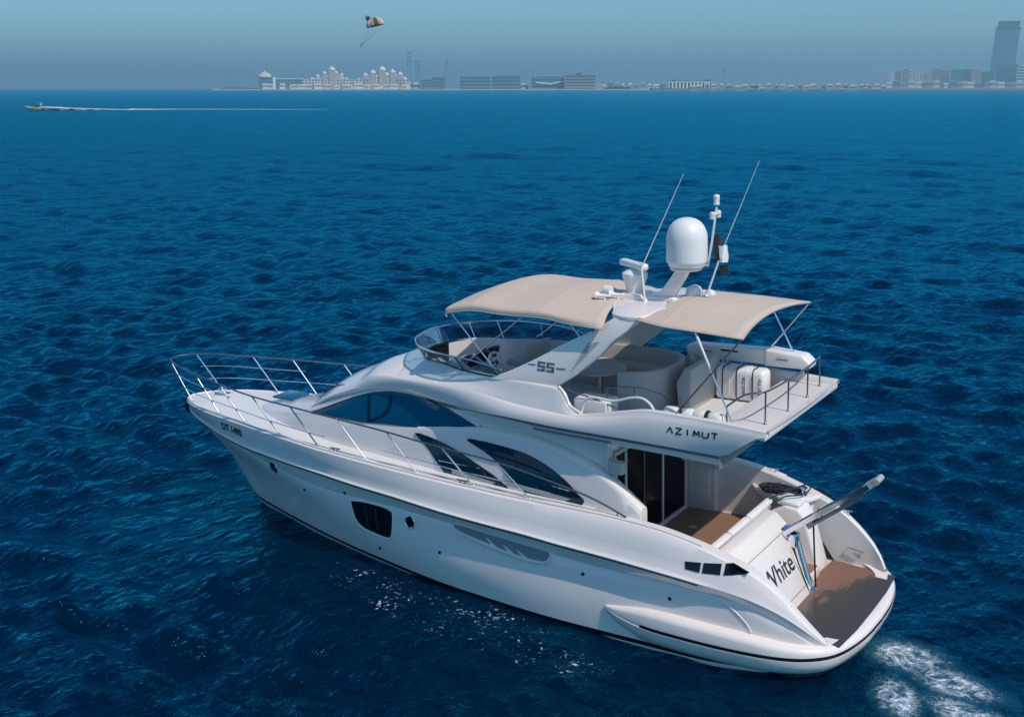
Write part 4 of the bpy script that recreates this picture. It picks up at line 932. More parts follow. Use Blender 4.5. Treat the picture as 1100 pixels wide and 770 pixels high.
for x in (11.1, 7.75):
    for s_ in (1, -1):
        y, z = crv(DE, x); y = s_*(y-.03); z += .03
        mk('cleat', *join(tube([(x+.13, y, z+.07), (x-.13, y, z+.07)], .015, 8), tube([(x+.05, y, z), (x+.05, y, z+.07)], .013, 8), tube([(x-.05, y, z), (x-.05, y, z+.07)], .013, 8)), DSTEEL, Y)
# anchor, roller and windlass
sh_ = lambda y0, y1: prism([(17.22, 2.22), (17.52, 2.16), (17.42, 1.93), (17.22, 2.0)], y0, y1, .012)
an = mk('anchor', *join(tube([(16.5, 0, 2.42), (17.45, 0, 2.22)], .024, 8), sh_(.15, .09), sh_(-.15, -.09), tube([(17.4, .14, 2.1), (17.4, -.14, 2.1)], .028, 8)), RUBBER, Y)
mk('bow_roller', *join(box((17.25, .09, 2.26), (.7, .02, .14), .005), box((17.25, -.09, 2.26), (.7, .02, .14), .005), lathe([(.05, -.08), (.03, 0), (.05, .08)], (17.5, 0, 2.24), 14, (0, 1, 0))), STEEL, Y)
mk('windlass', *join(box((16.25, 0, 2.52), (.34, .26, .10), .03), lathe([(.10, -.02), (.11, .10), (.05, .14), (.07, .17)], (16.25, .0, 2.56), 18)), STEEL, Y)
mk('foredeck_hatch', *box((14.0, 0, 2.78), (.62, .62, .05), .02), GLASSD, Y)
# ---------------- passerelle on the transom
a0, a1 = Vector((1.98, -.30, 1.58)), Vector((.44, -.36, 2.76))
pd = (a1-a0).normalized(); py = Vector((0, 1, 0)); pn = pd.cross(py).normalized()
if pn.z < 0: pn = -pn
def beam(a, b, w, h, off=(0, 0)):
    d = (b-a).normalized(); rows = []
    for p in (a, b):
        rows.append([p+py*(sy*w/2+off[0])+pn*(sz*h/2+off[1]) for sy, sz in ((1, 1), (1, -1), (-1, -1), (-1, 1))])
    V, F = grid(rows, True); F += [(0, 1, 2, 3), (4, 5, 6, 7)]; return V, F
ps_ = mk('passerelle', *join(beam(a0, a1, .035, .085, (.16, 0)), beam(a0, a1, .035, .085, (-.16, 0))), STEEL, Y, smooth=False)
mk('passerelle_deck', *beam(a0+pd*.05, a1-pd*.05, .27, .02), RUBBER, ps_)
for k in range(5): mk('passerelle_rung', *beam(a0+pd*(.25+.4*k)+pn*.025, a0+pd*(.29+.4*k)+pn*.025, .27, .02), STEEL, ps_)
mk('passerelle_slide', *join(beam(a0+pd*.5, a1-pd*.25, .03, .045, (.13, -.12)), beam(a0+pd*.5, a1-pd*.25, .03, .045, (-.13, -.12)), beam(a0+pd*.48, a0+pd*.62, .30, .10, (0, -.10))), DSTEEL, ps_)
mk('passerelle_end', *join(beam(a1-pd*.1, a1+pd*.14, .30, .11), lathe([(.06, -.16), (.06, .16)], a1+pd*.16, 14, (0, 1, 0))), SEATG, ps_)
mk('passerelle_joint', *join(box((1.86, -.32, 1.44), (.26, .20, .30), .05), box((1.98, -.32, 1.58), (.2, .34, .18), .05)), STEEL, ps_)
mk('passerelle_column', *join(tube([(1.80, -.33, 1.45), (1.50, -.30, .52)], .075, 16), lathe([(.14, 0), (.14, .02), (.09, .05)], (1.50, -.30, .505), 20)), STEEL, ps_)
mk('support_bar', *tube([(1.50, -.42, 1.75), (1.42, -.42, .51)], .018, 8), BLACK, ps_)
mk('support_bar', *tube([(1.78, -.12, 1.35), (1.44, -.14, .51)], .014, 8), BLACK, ps_)
# ------------------------------------------------------------------ things lying on the yacht
def aboard(name, base, label, cat, group=None): return empty(name, label, cat, mw=BM @ Matrix.Translation(base), group=group)
t = aboard('life_raft_canister', (3.28, -1.25, 3.75), 'upright white life raft canister with black straps standing below the crane arm', 'life raft')
mk('canister', *box((0, 0, .33), (1.02, .42, .64), .10, seg=4), CANIS, t, 50)
rrp = [(y*.212, .33+z*.33) for y, z in ((1, .6), (.9, .85), (.6, 1), (-.6, 1), (-.9, .85), (-1, .6), (-1, -.6), (-.9, -.85), (-.6, -1), (.6, -1), (.9, -.85), (1, -.6))]
for x in (.34, .05, -.28): mk('strap', *tube([(x, y, z) for y, z in rrp], .014, 6, True), RUBBER, t, 50)
for x in (.44, -.14, .2): mk('canister_rib', *tube([(x, y*.99, z) for y, z in rrp], .009, 6, True), CANIS, t, 50)
for x in (-.1, -.43):
    V, F = text_polys('ALL LINE', .09, .002); mk('canister_lettering', [(x-b, .216, .33-a) for a, b in V], F, GREYINK, t, smooth=False)
t = aboard('rolled_sunpad', (3.10, 1.42, 4.14), 'rolled white padded cushion strapped down beside the aft strut on the port coaming', 'cushion')
for i, x in enumerate((.42, .14, -.14, -.42)): mk('roll', *lathe([(.02, -.145), (.11, -.14), (.135, -.10), (.14, 0), (.135, .10), (.11, .14), (.02, .145)], (x, 0, .0), 20, (1, 0, 0)), VINYL, t, 60)
for x in (.22, -.26): mk('strap', *lathe([(.137, -.02), (.147, -.018), (.147, .018), (.137, .02)], (x, 0, 0), 20, (1, 0, 0)), RUBBER, t)
mk('cushion_shelf', *box((3.1, 1.45, 3.88), (1.25, .5, .28), .03), GELD, Y)
def bag(name, base, s, label, m, cat):
    V, F = lathe([(.02, 0), (.8, .02), (1, .3), (.95, .8), (.7, 1.1), (.3, 1.25), (.02, 1.28)], (0, 0, 0), 20)
    r_ = random.Random(3); V = [(x*s[0]*(1+.06*math.sin(5*y+7*z)), y*s[1]*(1+.05*math.sin(4*x+3*z)), z*s[2]) for x, y, z in V]
    o = mk(name, V, F, m, None, 60); o.matrix_world = BM @ Matrix.Translation(base); tag(o, label, cat); return o
bag('covered_fender', (4.42, -1.30, 3.75), (.16, .16, .62), 'grey fabric covered fender standing behind the curved flybridge sofa', SEATG, 'fender')
# coiled mooring line on the starboard ledge
r_ = random.Random(5); P = []
for i in range(230):
    a = i*.37; rad = .13+.10*math.sin(i*.061)+r_.uniform(-.03, .03)
    P.append((rad*1.9*math.cos(a)+.02*math.sin(i), rad*.9*math.sin(a), .03+.05*(i/230)+.025*math.sin(i*.9)+r_.uniform(0, .02)))
P += [(-.30, .05, .10), (-.42, .16, .04), (-.50, .24, -.12), (-.54, .26, -.30)]
o = mk('mooring_rope', *tube(smoothpath(P, 3), .017, 6), ROPE, None, 60); o.matrix_world = BM @ Matrix.Translation((2.62, -1.70, 1.80)); tag(o, 'dark coiled mooring rope heaped on the ledge of the starboard quarter', 'rope')
t = aboard('mooring_coil', (1.98, -1.15, 1.92), 'dark mooring rope looped over the white pod beside the cockpit steps', 'rope')
mk('rope', *tube(smoothpath([(.55, .25, -.12), (.35, .05, .02), (.12, -.25, .0), (.02, -.45, .06), (.1, -.62, .10), (.3, -.5, .04), (.42, -.2, .02), (.62, .1, -.05), (.66, .28, -.3)], 6), .016, 6), ROPE, t)
# ensign furled round its halyard
rows = []
for i in range(15):
    z = -i*.052; k = i/14; w = .05+.06*math.sin(k*3)
    rows.append([(math.cos(a)*w*(.7+.5*math.sin(3*a+i*.3))-.03-k*.06, math.sin(a)*w*.8, z) for a in np.linspace(0, 2*math.pi, 15)[:-1]])
fl = empty('flag', 'small furled white and black flag hanging behind the white satellite dome', 'flag', mw=BM @ Matrix.Translation((3.44, -.28, 7.12)))
FR = mat('flag_red', (.03, .03, .03), .8); FG = mat('flag_green', (.02, .12, .06), .8)
mk('red_hoist', *grid(rows[0:5], True), FR, fl, 60); mk('black_stripe', *grid([[(x-.02, y, z) for x, y, z in r] for r in rows[4:10]], True), RUBBER, fl, 60)
mk('white_stripe', *grid([[(x-.05, y+.02, z+.12) for x, y, z in r] for r in rows[6:13]], True), VINYL, fl, 60); mk('black_tip', *grid([[(x-.06, y+.03, z) for x, y, z in r] for r in rows[11:15]], True), RUBBER, fl, 60)
# ------------------------------------------------------------------ speedboat far off to the left and its wake
WHITEB = mat('boat_white', (.75, .75, .74), .4); ORB = mat('boat_orange', (.70, .42, .12), .5); DKB = mat('boat_dark', (.03, .04, .05), .5); FOAM = mat('foam', (.75, .80, .83), .8, bump=.4, bscale=2)
right = Vector((CR.x, CR.y, 0)).normalized(); fwdh = Vector((CD.x, CD.y, 0)).normalized()
p0 = far(23, 634); p1 = far(50, 630)
hd = (p0-p1); hd.z = 0; hd.normalize(); sd = Vector((-hd.y, hd.x, 0))
Rb = Matrix((hd, sd, Vector((0, 0, 1)))).transposed().to_4x4()
t = empty('speedboat', 'small orange and white speedboat heading left at the left edge of the sea', 'boat', mw=Matrix.Translation(far(37, 632)) @ Rb)
rows = []
for x, w, zk, zd in ((-5, 1.3, -.2, .9), (-2, 1.45, -.25, .95), (1, 1.4, -.1, 1.1), (3.2, 1.0, .3, 1.35), (4.8, .45, .85, 1.6), (5.6, .02, 1.4, 1.75)):
    rows.append([(x, w, zd), (x, w*.85, zk+.35), (x, 0, zk), (x, -w*.85, zk+.35), (x, -w, zd)])
V_, F_ = grid(rows); F_.append((0, 1, 2, 3, 4)); mk('hull', V_, F_, ORB, t)
mk('deck', *box((-.2, 0, 1.0), (8.2, 2.3, .16), .05), WHITEB, t); mk('bow_cover', *box((4.2, 0, 1.42), (1.9, .9, .2), .08), WHITEB, t)
mk('outboard_engine', *box((-5.3, 0, 1.0), (.6, .6, 1.3), .12), DKB, t); mk('roll_bar', *tube([(-2.4, 1.1, 1), (-2.6, 1.1, 3.3), (-2.6, -1.1, 3.3), (-2.4, -1.1, 1)], .09, 8), WHITEB, t)
mk('canopy', *box((-1.4, 0, 3.3), (2.6, 2.3, .14), .05), mat('canopy_blue', (.10, .35, .42), .6), t); mk('console', *box((-.4, 0, 1.6), (.9, 1.0, 1.1), .1), DKB, t)
r_ = random.Random(11)
def foamstrip(name, L, w0, w1, dens, base, hh):
    V, F = [], []
    n_ = int(L*dens)
    for i in range(n_):
        s = r_.random()**1.25*L; k = s/L; w = w0*(1-k)+w1*k
        x = -s; y = r_.gauss(0, w*.5); a = r_.uniform(.25, .9)*(1.3-k); b = a*r_.uniform(.25, .6); z = r_.uniform(0.02, hh*(1-k)**2+.06)
        k0 = len(V); ph = r_.uniform(0, 6)
        for q in range(6):
            an_ = q*math.pi/3+ph; V.append((x+math.cos(an_)*a*2.2, y+math.sin(an_)*b, z+.02*math.sin(an_*2)))
        V.append((x, y, z+.12*a)); c_ = k0+6
        for q in range(6): F.append((k0+q, k0+(q+1) % 6, c_))
    return mk(name, V, F, FOAM, None, 80)
wk = foamstrip('boat_wake', 54, 2.0, 1.6, 110, None, 1.3); wk.matrix_world = Matrix.Translation(far(47, 627)) @ Rb; tag(wk, kind='stuff'); wk['label'] = 'white foam wake behind the far speedboat'
wk2 = foamstrip('boat_wake', 92, .7, .7, 9, None, .2); wk2.matrix_world = Matrix.Translation(far(140, 626)) @ Rb; tag(wk2, kind='stuff'); wk2['label'] = 'thin fading foam line trailing far behind the speedboat'
# ------------------------------------------------------------------ parasail
t = empty('parasail_canopy', 'brown and white parasail wing high above the far resort', 'parasail', mw=Matrix.Translation(far(403, 650, v=27)) @ Rb)
PB = mat('sail_brown', (.48, .28, .09), .8, var=.3, vscale=.5); PW = mat('sail_white', (.65, .62, .58), .8); PK = mat('sail_dark', (.03, .05, .07), .8)
def gore(a0_, a1_, m, nm):
    rows = []
    for i in range(6):
        a = a0_+(a1_-a0_)*i/5
        rows.append([(math.sin(ph)*math.cos(a)*4.4, math.sin(ph)*math.sin(a)*4.4, math.cos(ph)*3.6) for ph in np.linspace(.12, 1.75, 10)])
    V, F = grid(rows); q = Matrix.Rotation(.22, 4, 'Y'); V = [tuple(q @ Vector(v)) for v in V]
    o = mk(nm, V, F, m, t, 60); md = o.modifiers.new('thick', 'SOLIDIFY'); md.thickness = .12
for k in range(12): gore(k*math.pi/6, (k+1)*math.pi/6-.02, (PB, PW, PB, PK, PB, PW)[k % 6], 'gore')
mk('vent_panel', *box((3.4, .5, 3.0), (2.2, 2.4, 2.4), .5, Matrix.Rotation(.7, 4, 'Y')), PK, t, 50)
hl = []
for k in range(6):
    a = k*math.pi/3; mk('suspension_line', *tube([(3.9*math.cos(a)-1.0, 3.9*math.sin(a), -1.2), (6.9, 0, -9.6)], .02, 4), PK, t)
SKIN = mat('skin', (.35, .2, .14), .6)
def skin_figure(name, pts, edges, m, loc, label, s=1.0):
    me = bpy.data.meshes.new(name); me.from_pydata([tuple(Vector(p[:3])*s) for p in pts], edges, []); o = bpy.data.objects.new(name, me); COL.objects.link(o)
    sk_ = o.modifiers.new('skin', 'SKIN'); bmx = bmesh.new(); bmx.from_mesh(me); ly = bmx.verts.layers.skin.verify(); bmx.verts.ensure_lookup_table()
    for v, p in zip(bmx.verts, pts): v[ly].radius = (p[3]*s, p[3]*s)
    bmx.verts[0][ly].use_root = True; bmx.to_mesh(me); bmx.free()
    o.modifiers.new('sub', 'SUBSURF').levels = 1
    me.materials.append(m); o.matrix_world = Matrix.Translation(loc); tag(o, label, 'person'); return o
pts = [(0, 0, 0, .14), (0, 0, .28, .13), (0, 0, .5, .15), (0, 0, .62, .06), (0, 0, .80, .11), (.1, .12, -.02, .09), (.45, .13, .02, .07), (.5, .13, -.42, .05), (.1, -.12, -.02, .09), (.45, -.13, .02, .07), (.5, -.13, -.42, .05), (.0, .2, .5, .06), (.05, .26, .75, .045), (.0, .2, 1.0, .035), (0, -.2, .5, .06), (.05, -.26, .75, .045), (0, -.2, 1.0, .035)]
ed = [(0, 1), (1, 2), (2, 3), (3, 4), (0, 5), (5, 6), (6, 7), (0, 8), (8, 9), (9, 10), (2, 11), (11, 12), (12, 13), (2, 14), (14, 15), (15, 16)]
skin_figure('person', pts, ed, PK, far(388.5, 650, v=49.5), 'dark clothed person seated in the harness hanging below the parasail', 1.4)
HAZE_COL = (0.52, 0.88, 1.0, 1); HAZE_D = 0.00011
# ------------------------------------------------------------------ far shore
SC = 0.974/FPX
HB_BEIGE = mat('render_beige', (.62, .56, .48), .8, var=.1, vscale=.02); HB_WHITE = mat('render_white', (.72, .72, .70), .7, var=.08, vscale=.02); HB_GREY = mat('concrete_grey', (.30, .31, .32), .8, var=.12, vscale=.02)
HB_DARK = mat('far_glass', (.05, .10, .13), .2); HB_BLUE = mat('curtain_wall', (.12, .24, .30), .25); HB_ROSE = mat('render_rose', (.48, .38, .34), .8); SAND = mat('sand', (.52, .46, .38), .9, var=.12, vscale=.01); ROCK = mat('rock', (.34, .33, .32), .9, var=.3, vscale=.05)
GREEN = mat('foliage', (.05, .075, .035), .8, var=.4, vscale=.05); TRUNKM = mat('trunk', (.12, .08, .05), .9)
def frame(u, D):
    p = far(u, D); f = Vector((p.x-CAMLOC.x, p.y-CAMLOC.y, 0)).normalized(); r = Vector((f.y, -f.x, 0))
    return Matrix.Translation(p) @ Matrix((r, f, Vector((0, 0, 1)))).transposed().to_4x4()
def hgt(v, D): return CAMLOC.z+(94.6-v)*D*SC
def land(name, pts, z, m, thick=6):
    P = [far(u, D) for u, D in pts]; V_, F_ = plate([(p.x, p.y) for p in P], z-thick, z); o = mk(name, V_, F_, m, None, 30); tag(o, kind='structure'); return o
DH, DR, DT = 5600, 4100, 8200
land('shore', [(228, DH-60), (300, DH-95), (520, DH-110), (700, DH-60), (735, DH-20), (735, DH+900), (228, DH+700)], 5.0, SAND)
land('shore', [(700, DR+80), (800, DR-20), (1000, DR-60), (1250, DR-60), (1250, DR+70), (1000, DR+60), (800, DR+60)], 7.5, ROCK)
land('shore', [(880, DT-400), (1250, DT-400), (1250, DT+1500), (880, DT+1500)], 10, SAND)
def building(name, label, cat, u0, u1, vtop, D, m, style='grid', floors=None, vbot=None, group=None, depth=None, lean=0, roof=None, win=HB_DARK, bays=None):
    uc = (u0+u1)/2; W_ = (u1-u0)*D*SC; H = hgt(vtop, D); dp = depth or max(12, W_*.5)
    t = empty(name, label, cat, mw=frame(uc, D), group=group)
    if lean: V_ = [(x+lean*(z+H/2)/H, y, z) for x, y, z in box((0, 0, 0), (W_, dp, H))[0]]; V_ = [(x, y+dp/2, z+H/2) for x, y, z in V_]; F_ = box((0, 0, 0), (1, 1, 1))[1]
    else: V_, F_ = box((0, dp/2, H/2), (W_, dp, H))
    mk('wall', V_, F_, m, t, smooth=False)
    nf = floors or max(2, int(H/9)); nb = bays or max(2, int(W_/14)); fh = H/nf
    V, F = [], []
    for i in range(nf):
        for j in range(nb):
            if style == 'bands':
                if j: continue
                b = box((lean*(i+.5)/nf, -.15, (i+.5)*fh), (W_*.96, .5, fh*.5))
            elif style == 'cols':
                if i: continue
                b = box((-W_/2+(j+.5)*W_/nb, -.15, H*.5), (W_/nb*.5, .5, H*.82))
            else: b = box((-W_/2+(j+.5)*W_/nb, -.15, (i+.55)*fh), (W_/nb*.55, .5, fh*.5))
            w = mk('window', *b, win, t, smooth=False) if len([c for c in t.children]) < 96 else None
    if roof: mk('roof', *box((0, dp/2, H+1.5), (W_*roof, dp*roof, 3)), m, t, smooth=False)
    return t, W_, H, dp
def dome(t, x, y, z, r, m, h=1.0, part='dome'):
    mk(part, *lathe([(r*.8, 0), (r, r*.25*h), (r*.95, r*.55*h), (r*.72, r*.95*h), (r*.38, r*1.2*h), (r*.1, r*1.4*h), (0, r*1.9*h)], (x, y, z), 14), m, t, 50)
# resort with a beige dome at the tip of the shore
t, W_, H, dp = building('resort_wing', 'teal and white resort wing under a beige dome at the left end of the shore', 'building', 278, 296, 83.5, DH, HB_BLUE, 'grid', 4, bays=5)
dome(t, -8, 20, H-4, 30, HB_BEIGE, .62); mk('white_slab', *box((W_/2-6, -2, H*.5), (12, 8, H*1.0)), HB_WHITE, t)
t, W_, H, dp = building('hotel', 'long low white roofed hotel next to the beige domed resort', 'building', 296, 325, 85.5, DH, HB_BLUE, 'grid', 3, bays=9); mk('roof', *box((0, dp/2, H+1), (W_*1.02, dp, 2.5)), HB_WHITE, t)
for nm, lab, u0, u1, v0, dm in (('palace_hotel', 'beige palace hotel with small white onion domes, left of the two palace hotels', 325, 378, 85.5, ((330, 85.5, 5), (336, 84, 6), (342, 81.5, 7), (349, 78.5, 8), (357, 75, 12), (361, 78, 8), (367, 80, 7), (372, 84, 6))),
                            ('palace_hotel', 'beige palace hotel with larger white onion domes, right of the two palace hotels', 378, 440, 85.5, ((386, 85, 7), (393, 80.5, 9), (401, 78, 11), (406, 82, 6), (411, 75, 13), (416, 80, 8), (422, 77.5, 11), (430, 79.5, 9), (435, 84, 7)))):
    t, W_, H, dp = building(nm, lab, 'building', u0, u1, v0, DH-40, HB_BEIGE, 'grid', 4, bays=16, group=None)
    for u, v, r in dm:
        x = (u-(u0+u1)/2)*DH*SC; ht = hgt(v, DH); mk('tower', *box((x, 10, ht*.5-4), (r*2.3, r*2.3, ht-8)), HB_BEIGE if r < 8 else HB_ROSE, t, smooth=False); dome(t, x, 10, ht-8, r*1.25, HB_WHITE, .85); [mk('small_dome', *lathe([(r*.3, 0), (r*.4, r*.2), (r*.25, r*.6), (0, r*1.0)], (x+q_*r*1.3, 6, ht*.72), 10), HB_WHITE, t) for q_ in (-1, 1)]
    for k in range(9): mk('terrace_wall', *box((-W_/2+(k+.5)*W_/9, -6, 6+3*(k % 3)), (W_/9*.7, 10, 12+6*(k % 3))), HB_ROSE if k % 2 else HB_WHITE, t, smooth=False)
# construction towers and cranes standing behind the palace
def lattice(t, x0, x1, h, w, m, n=9):
    segs = []
    for sx in (-w, w):
        segs.append(tube([(x0+sx, 0, 0), (x1+sx, 0, h)], .9, 4))
    for k in range(n): segs.append(tube([(x0+(x1-x0)*k/n-w, 0, h*k/n), (x0+(x1-x0)*(k+1)/n+w, 0, h*(k+1)/n)], .6, 4)); segs.append(tube([(x0+(x1-x0)*k/n+w, 0, h*k/n), (x0+(x1-x0)*(k+1)/n-w, 0, h*(k+1)/n)], .6, 4))
    mk('lattice_frame', *join(*segs), m, t)
HZM = mat('far_steel', (.16, .18, .2), .8)
for nm, lab, u, v, w, D in (('lattice_tower', 'tall open lattice tower rising hazily behind the right palace hotel', 440, 57, 9, 7800), ('lattice_tower', 'shorter open lattice tower beside the tallest one behind the palace', 449, 66, 12, 7800), ('crane', 'faint slanting crane tower behind the low apartment blocks', 480, 64, 7, 7800)):
    t = empty(nm, lab, 'crane' if nm == 'crane' else 'tower', mw=frame(u, D)); H = hgt(v, D)
    lattice(t, -w*1.6 if nm == 'crane' else 0, 0, H, w, HZM, 12)
    for k in range(4): mk('platform', *box((0, 0, H*(1-.11*k)-6), (w*2.8, 8, 8)), HZM, t)
land('shore', [(425, 7700), (500, 7700), (500, 8000), (425, 8000)], 3, SAND)
for lab, u0, u1, v in (('low dark glazed apartment block with white roof, leftmost of the four right of the palace', 452, 466, 86), ('dark glazed apartment block directly right of the leftmost low one', 462, 478, 83.5), ('wide teal apartment block in the middle of the low row', 494, 527, 82.5), ('teal apartment block at the right end of the low row', 528, 559, 82)):
    t, W_, H, dp = building('apartment_block', lab, 'building', u0, u1, v, DH+(60 if u0 == 462 else 0), HB_BLUE, 'bands', 4, roof=.6)
    for k in range(3): mk('roof_box', *box(((k-1)*W_*.28, dp/2, H+3), (W_*.14, 8, 6)), HB_GREY, t, smooth=False)
t, W_, H, dp = building('conference_hall', 'broad dark hall with white swooping canopy near the middle of the shore', 'building', 571, 612, 83, DH, HB_DARK, 'bands', 4, win=HB_BLUE)
mk('canopy', *prism([(-W_*.38, H*.62), (0, H*.52), (W_*.5, H*.8), (W_*.5, H*.72), (0, H*.42), (-W_*.38, H*.52)], -3, -9), HB_WHITE, t)
t, W_, H, dp = building('terraced_hotel', 'grey terraced hotel with stepped right side beside the dark hall', 'building', 606, 640, 81, DH-50, HB_GREY, 'bands', 5); mk('roof_box', *box((-5, dp/2, H+4), (30, 10, 8)), HB_DARK, t)
mk('stepped_wing', *prism([(W_/2-2, 0), (W_/2-2, H*.8), (W_/2+14, H*.55), (W_/2+14, H*.4), (W_/2+34, H*.3), (W_/2+34, 0)], 4, 30), HB_GREY, t, smooth=False)
t, W_, H, dp = building('customs_house', 'pale long columned building with two roof canopies, left of the lamp mast', 'building', 719, 765, 88, DR+300, HB_WHITE, 'cols', 3, bays=12)
for sx in (-1, 1): mk('roof_canopy', *box((sx*(W_/2-12), dp/2, H+4), (26, 18, 3)), HB_DARK, t); mk('canopy_post', *box((sx*(W_/2-12), dp/2, H+1.5), (4, 4, 5)), HB_GREY, t)
mk('roof', *box((0, dp/2, H+1), (W_*.8, dp, 2)), HB_DARK, t)
land('shore', [(700, DR+250), (800, DR+250), (800, DR+420), (700, DR+420)], 4.5, ROCK)
t = empty('lamp_mast', 'lone tall lamp mast on the breakwater right of the columned building', 'lamp post', mw=frame(777.5, DR+20)); H = hgt(75.5, DR); mk('pole', *tube([(0, 0, 0), (0, 0, H)], .8, 8, r2=.5), HZM, t); mk('lamp_head', *lathe([(.8, H-3), (2.2, H-2), (2.4, H+1), (1, H+3)], (0, 0, 0), 12), HZM, t)
# trees and small sheds along the shore
r_ = random.Random(21)
def tree(u, D, h, lab):
    t = empty('palm_grove_tree', lab, 'tree', mw=frame(u, D), group='trees along the far shore'); mk('trunk', *tube([(0, 0, 1), (.3, 0, h*.6)], .5, 6, r2=.3), TRUNKM, t)
    V, F = [], []
    for i in range(90):
        c = Vector((r_.gauss(0, h*.42), r_.gauss(0, h*.3), h*.62+r_.gauss(0, h*.17))); a = Vector((r_.uniform(-1, 1), r_.uniform(-1, 1), r_.uniform(-1, 1)))*h*.16; b = Vector((r_.uniform(-1, 1), r_.uniform(-1, 1), r_.uniform(-1, 1)))*h*.16
        k = len(V); V += [c+a, c+b, c-a, c-b]; F.append((k, k+1, k+2, k+3))
    mk('crown', V, F, GREEN, t, smooth=False)
for i in range(34): tree(648+i*1.6+r_.uniform(-.5, .5) if i < 18 else (700+(i-18)*4.1 if i < 24 else 240+(i-24)*3.9), DH-20 if i < 18 or i > 23 else DR+200, r_.uniform(9, 17) if i < 18 else 10, 'small dark tree in the low green line along the far shore')
for i, (u, w, h) in enumerate(((806, 9, 6), (818, 6, 9), (835, 14, 5), (858, 8, 5), (874, 12, 5), (905, 10, 7), (930, 7, 9), (941, 12, 7))):
    tt, *_ = building('shed', ['low pale shed', 'narrow pale hut', 'long low grey shed', 'small grey hut', 'flat roofed grey shed', 'low white shed', 'white hut', 'wide white shed'][i]+' on the breakwater '+['just right of the lamp mast', 'second right of the lamp mast', 'third right of the lamp mast', 'fourth right of the lamp mast', 'midway between lamp mast and skyline', 'left of the skyline towers', 'below the start of the skyline', 'nearest the skyline towers'][i], 'shed', u-w*.4, u+w*.4, hgt(94.6, 1) and 94.6-(h-CAMLOC.z+2)/(DR*SC), DR+20, [HB_WHITE, HB_GREY][i in (2, 3, 4)], 'grid', 1, bays=3, depth=14)
LOWM = [HB_WHITE, HB_BEIGE, HB_GREY, HB_BLUE]
def low(u, w, v, D, m, dp, g, lab):
    t = empty('low_building', lab, 'building', mw=frame(u, D), group=g); W_ = w*D*SC; H = hgt(v, D)
    mk('wall', *box((0, dp/2, H/2), (W_, dp, H)), m, t, smooth=False); mk('roof', *box((0, dp/2, H+1), (W_*.7, dp*.7, 2.4)), HB_GREY if m is HB_WHITE else HB_WHITE, t, smooth=False)
    for k in range(max(2, int(w))): mk('window', *box((-W_/2+(k+.5)*W_/max(2, int(w)), -.2, H*.62), (W_/max(2, int(w))*.6, .5, H*.25)), HB_DARK, t, smooth=False)
for i in range(26): low(742+i*8.3+r_.uniform(-2, 2), r_.uniform(3, 8), r_.uniform(90.2, 92.3), DR+120+r_.uniform(0, 60), LOWM[i % 3], 16, 'low buildings along the breakwater', 'low pale flat roofed building in the hazy row on the breakwater')
for i in range(20): low(956+i*7.4+r_.uniform(-2, 2), r_.uniform(4, 8), r_.uniform(87, 90), DT-320, LOWM[(i*7) % 4], 26, 'low buildings at the foot of the skyline', 'low building in the hazy row at the foot of the tower skyline')
for i in range(22): low((441+i*1.6 if i < 6 else 560+(i-6)*1.5 if i < 11 else 642+(i-11)*7)+r_.uniform(-.6, .6), r_.uniform(3, 6), r_.uniform(88.5, 92), DH+90, LOWM[(i*3) % 4], 22, 'low buildings between the hotels', 'low hazy building filling a gap between the hotels on the shore')
for i in range(16): low(283+i*10.2+r_.uniform(-3, 3), r_.uniform(5, 9), r_.uniform(89.5, 92.2), DH-85, LOWM[i % 2], 12, 'beach pavilions before the palace hotels', 'low pale beach pavilion in front of the palace hotels')
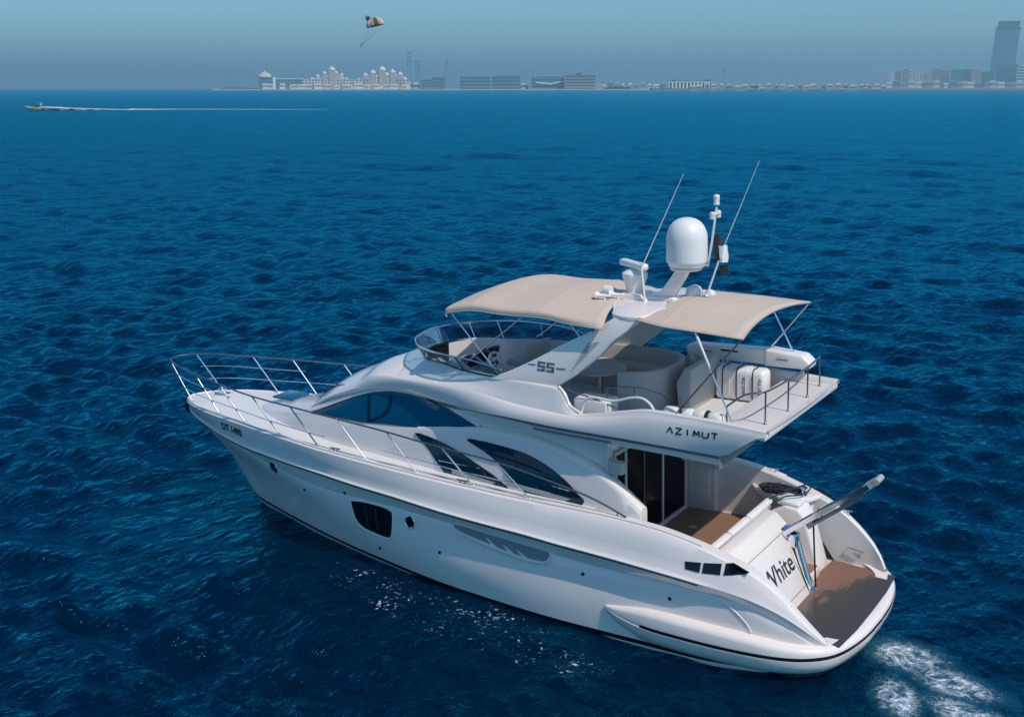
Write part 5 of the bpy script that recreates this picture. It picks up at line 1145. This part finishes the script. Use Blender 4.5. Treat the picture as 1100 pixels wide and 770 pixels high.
# skyline on the right
SK = [(955, 960, 80, 1, 'slim white'), (960.5, 967, 78, 0, 'grey'), (969, 975, 76, 0, 'grey slab'), (976, 979, 77.5, 1, 'thin white'), (980, 990, 80.5, 2, 'pale beige'), (991, 998, 81, 2, 'wide beige'), (1000.5, 1008, 76, 0, 'grey pointed'), (1009, 1019, 77, 3, 'rose coloured'), (1021, 1031, 77, 4, 'teal glazed'), (1032, 1042, 76.5, 4, 'second teal'), (1043.5, 1050, 76.5, 3, 'slender rose'), (1050.5, 1053, 76.5, 1, 'thin white finned'), (1054, 1066, 79, 4, 'low teal')]
MM = [HB_GREY, HB_WHITE, HB_BEIGE, HB_ROSE, HB_BLUE]
for i, (a, b, v, m_, nm) in enumerate(SK):
    building('tower_block', f'{nm} tower block, {["first","second","third","fourth","fifth","sixth","seventh","eighth","ninth","tenth","eleventh","twelfth","thirteenth"][i]} from the left in the hazy skyline on the right', 'tower block', a, b, v, DT+r_.uniform(-80, 200), MM[m_], 'bands' if i % 2 else 'grid', 9, bays=3, depth=40, group='towers of the hazy skyline', roof=.5)
t, W_, H, dp = building('skyscraper', 'tallest slightly leaning blue glass skyscraper with a flared top at the right edge', 'skyscraper', 1062, 1085, 40, DT+500, HB_BLUE, 'bands', 26, lean=22, depth=60, win=HB_BLUE)
mk('crown_band', *box((25, 30, H+22), (W_*1.02, 62, 14)), HB_DARK, t); mk('crown_top', *box((27, 30, H+52), (W_*.9, 56, 26)), HB_DARK, t); mk('crown_neck', *box((26, 30, H+34), (W_*.85, 50, 14)), HB_BLUE, t); mk('crown_foot', *box((23, 30, H+5), (W_*1.0, 60, 20)), HB_BLUE, t)
t, W_, H, dp = building('office_block', 'broad dark teal office block in front of the skyscraper at the right edge', 'building', 1070, 1092, 72, DT-100, HB_BLUE, 'bands', 9, depth=60); mk('roof_box', *box((0, 30, H+6), (W_*.7, 40, 12)), HB_BLUE, t)
building('banded_tower', 'pale striped tower cut by the right edge of the picture', 'building', 1092.5, 1112, 73, DT-200, HB_WHITE, 'bands', 8, depth=50)
# ------------------------------------------------------------------ haze
hz = mk('haze', *box((CAMLOC.x, CAMLOC.y, 250), (54000, 54000, 506)), FOAM, None, smooth=False); hz.data.materials.clear()
hm = bpy.data.materials.new('haze'); hm.use_nodes = True; hn = hm.node_tree; hn.nodes.clear(); ho = hn.nodes.new('ShaderNodeOutputMaterial'); hv = hn.nodes.new('ShaderNodeVolumePrincipled')
hv.inputs['Color'].default_value = HAZE_COL; hv.inputs['Density'].default_value = HAZE_D; hv.inputs['Anisotropy'].default_value = 0.2
hn.links.new(hv.outputs[0], ho.inputs['Volume']); hz.data.materials.append(hm); tag(hz, kind='stuff')
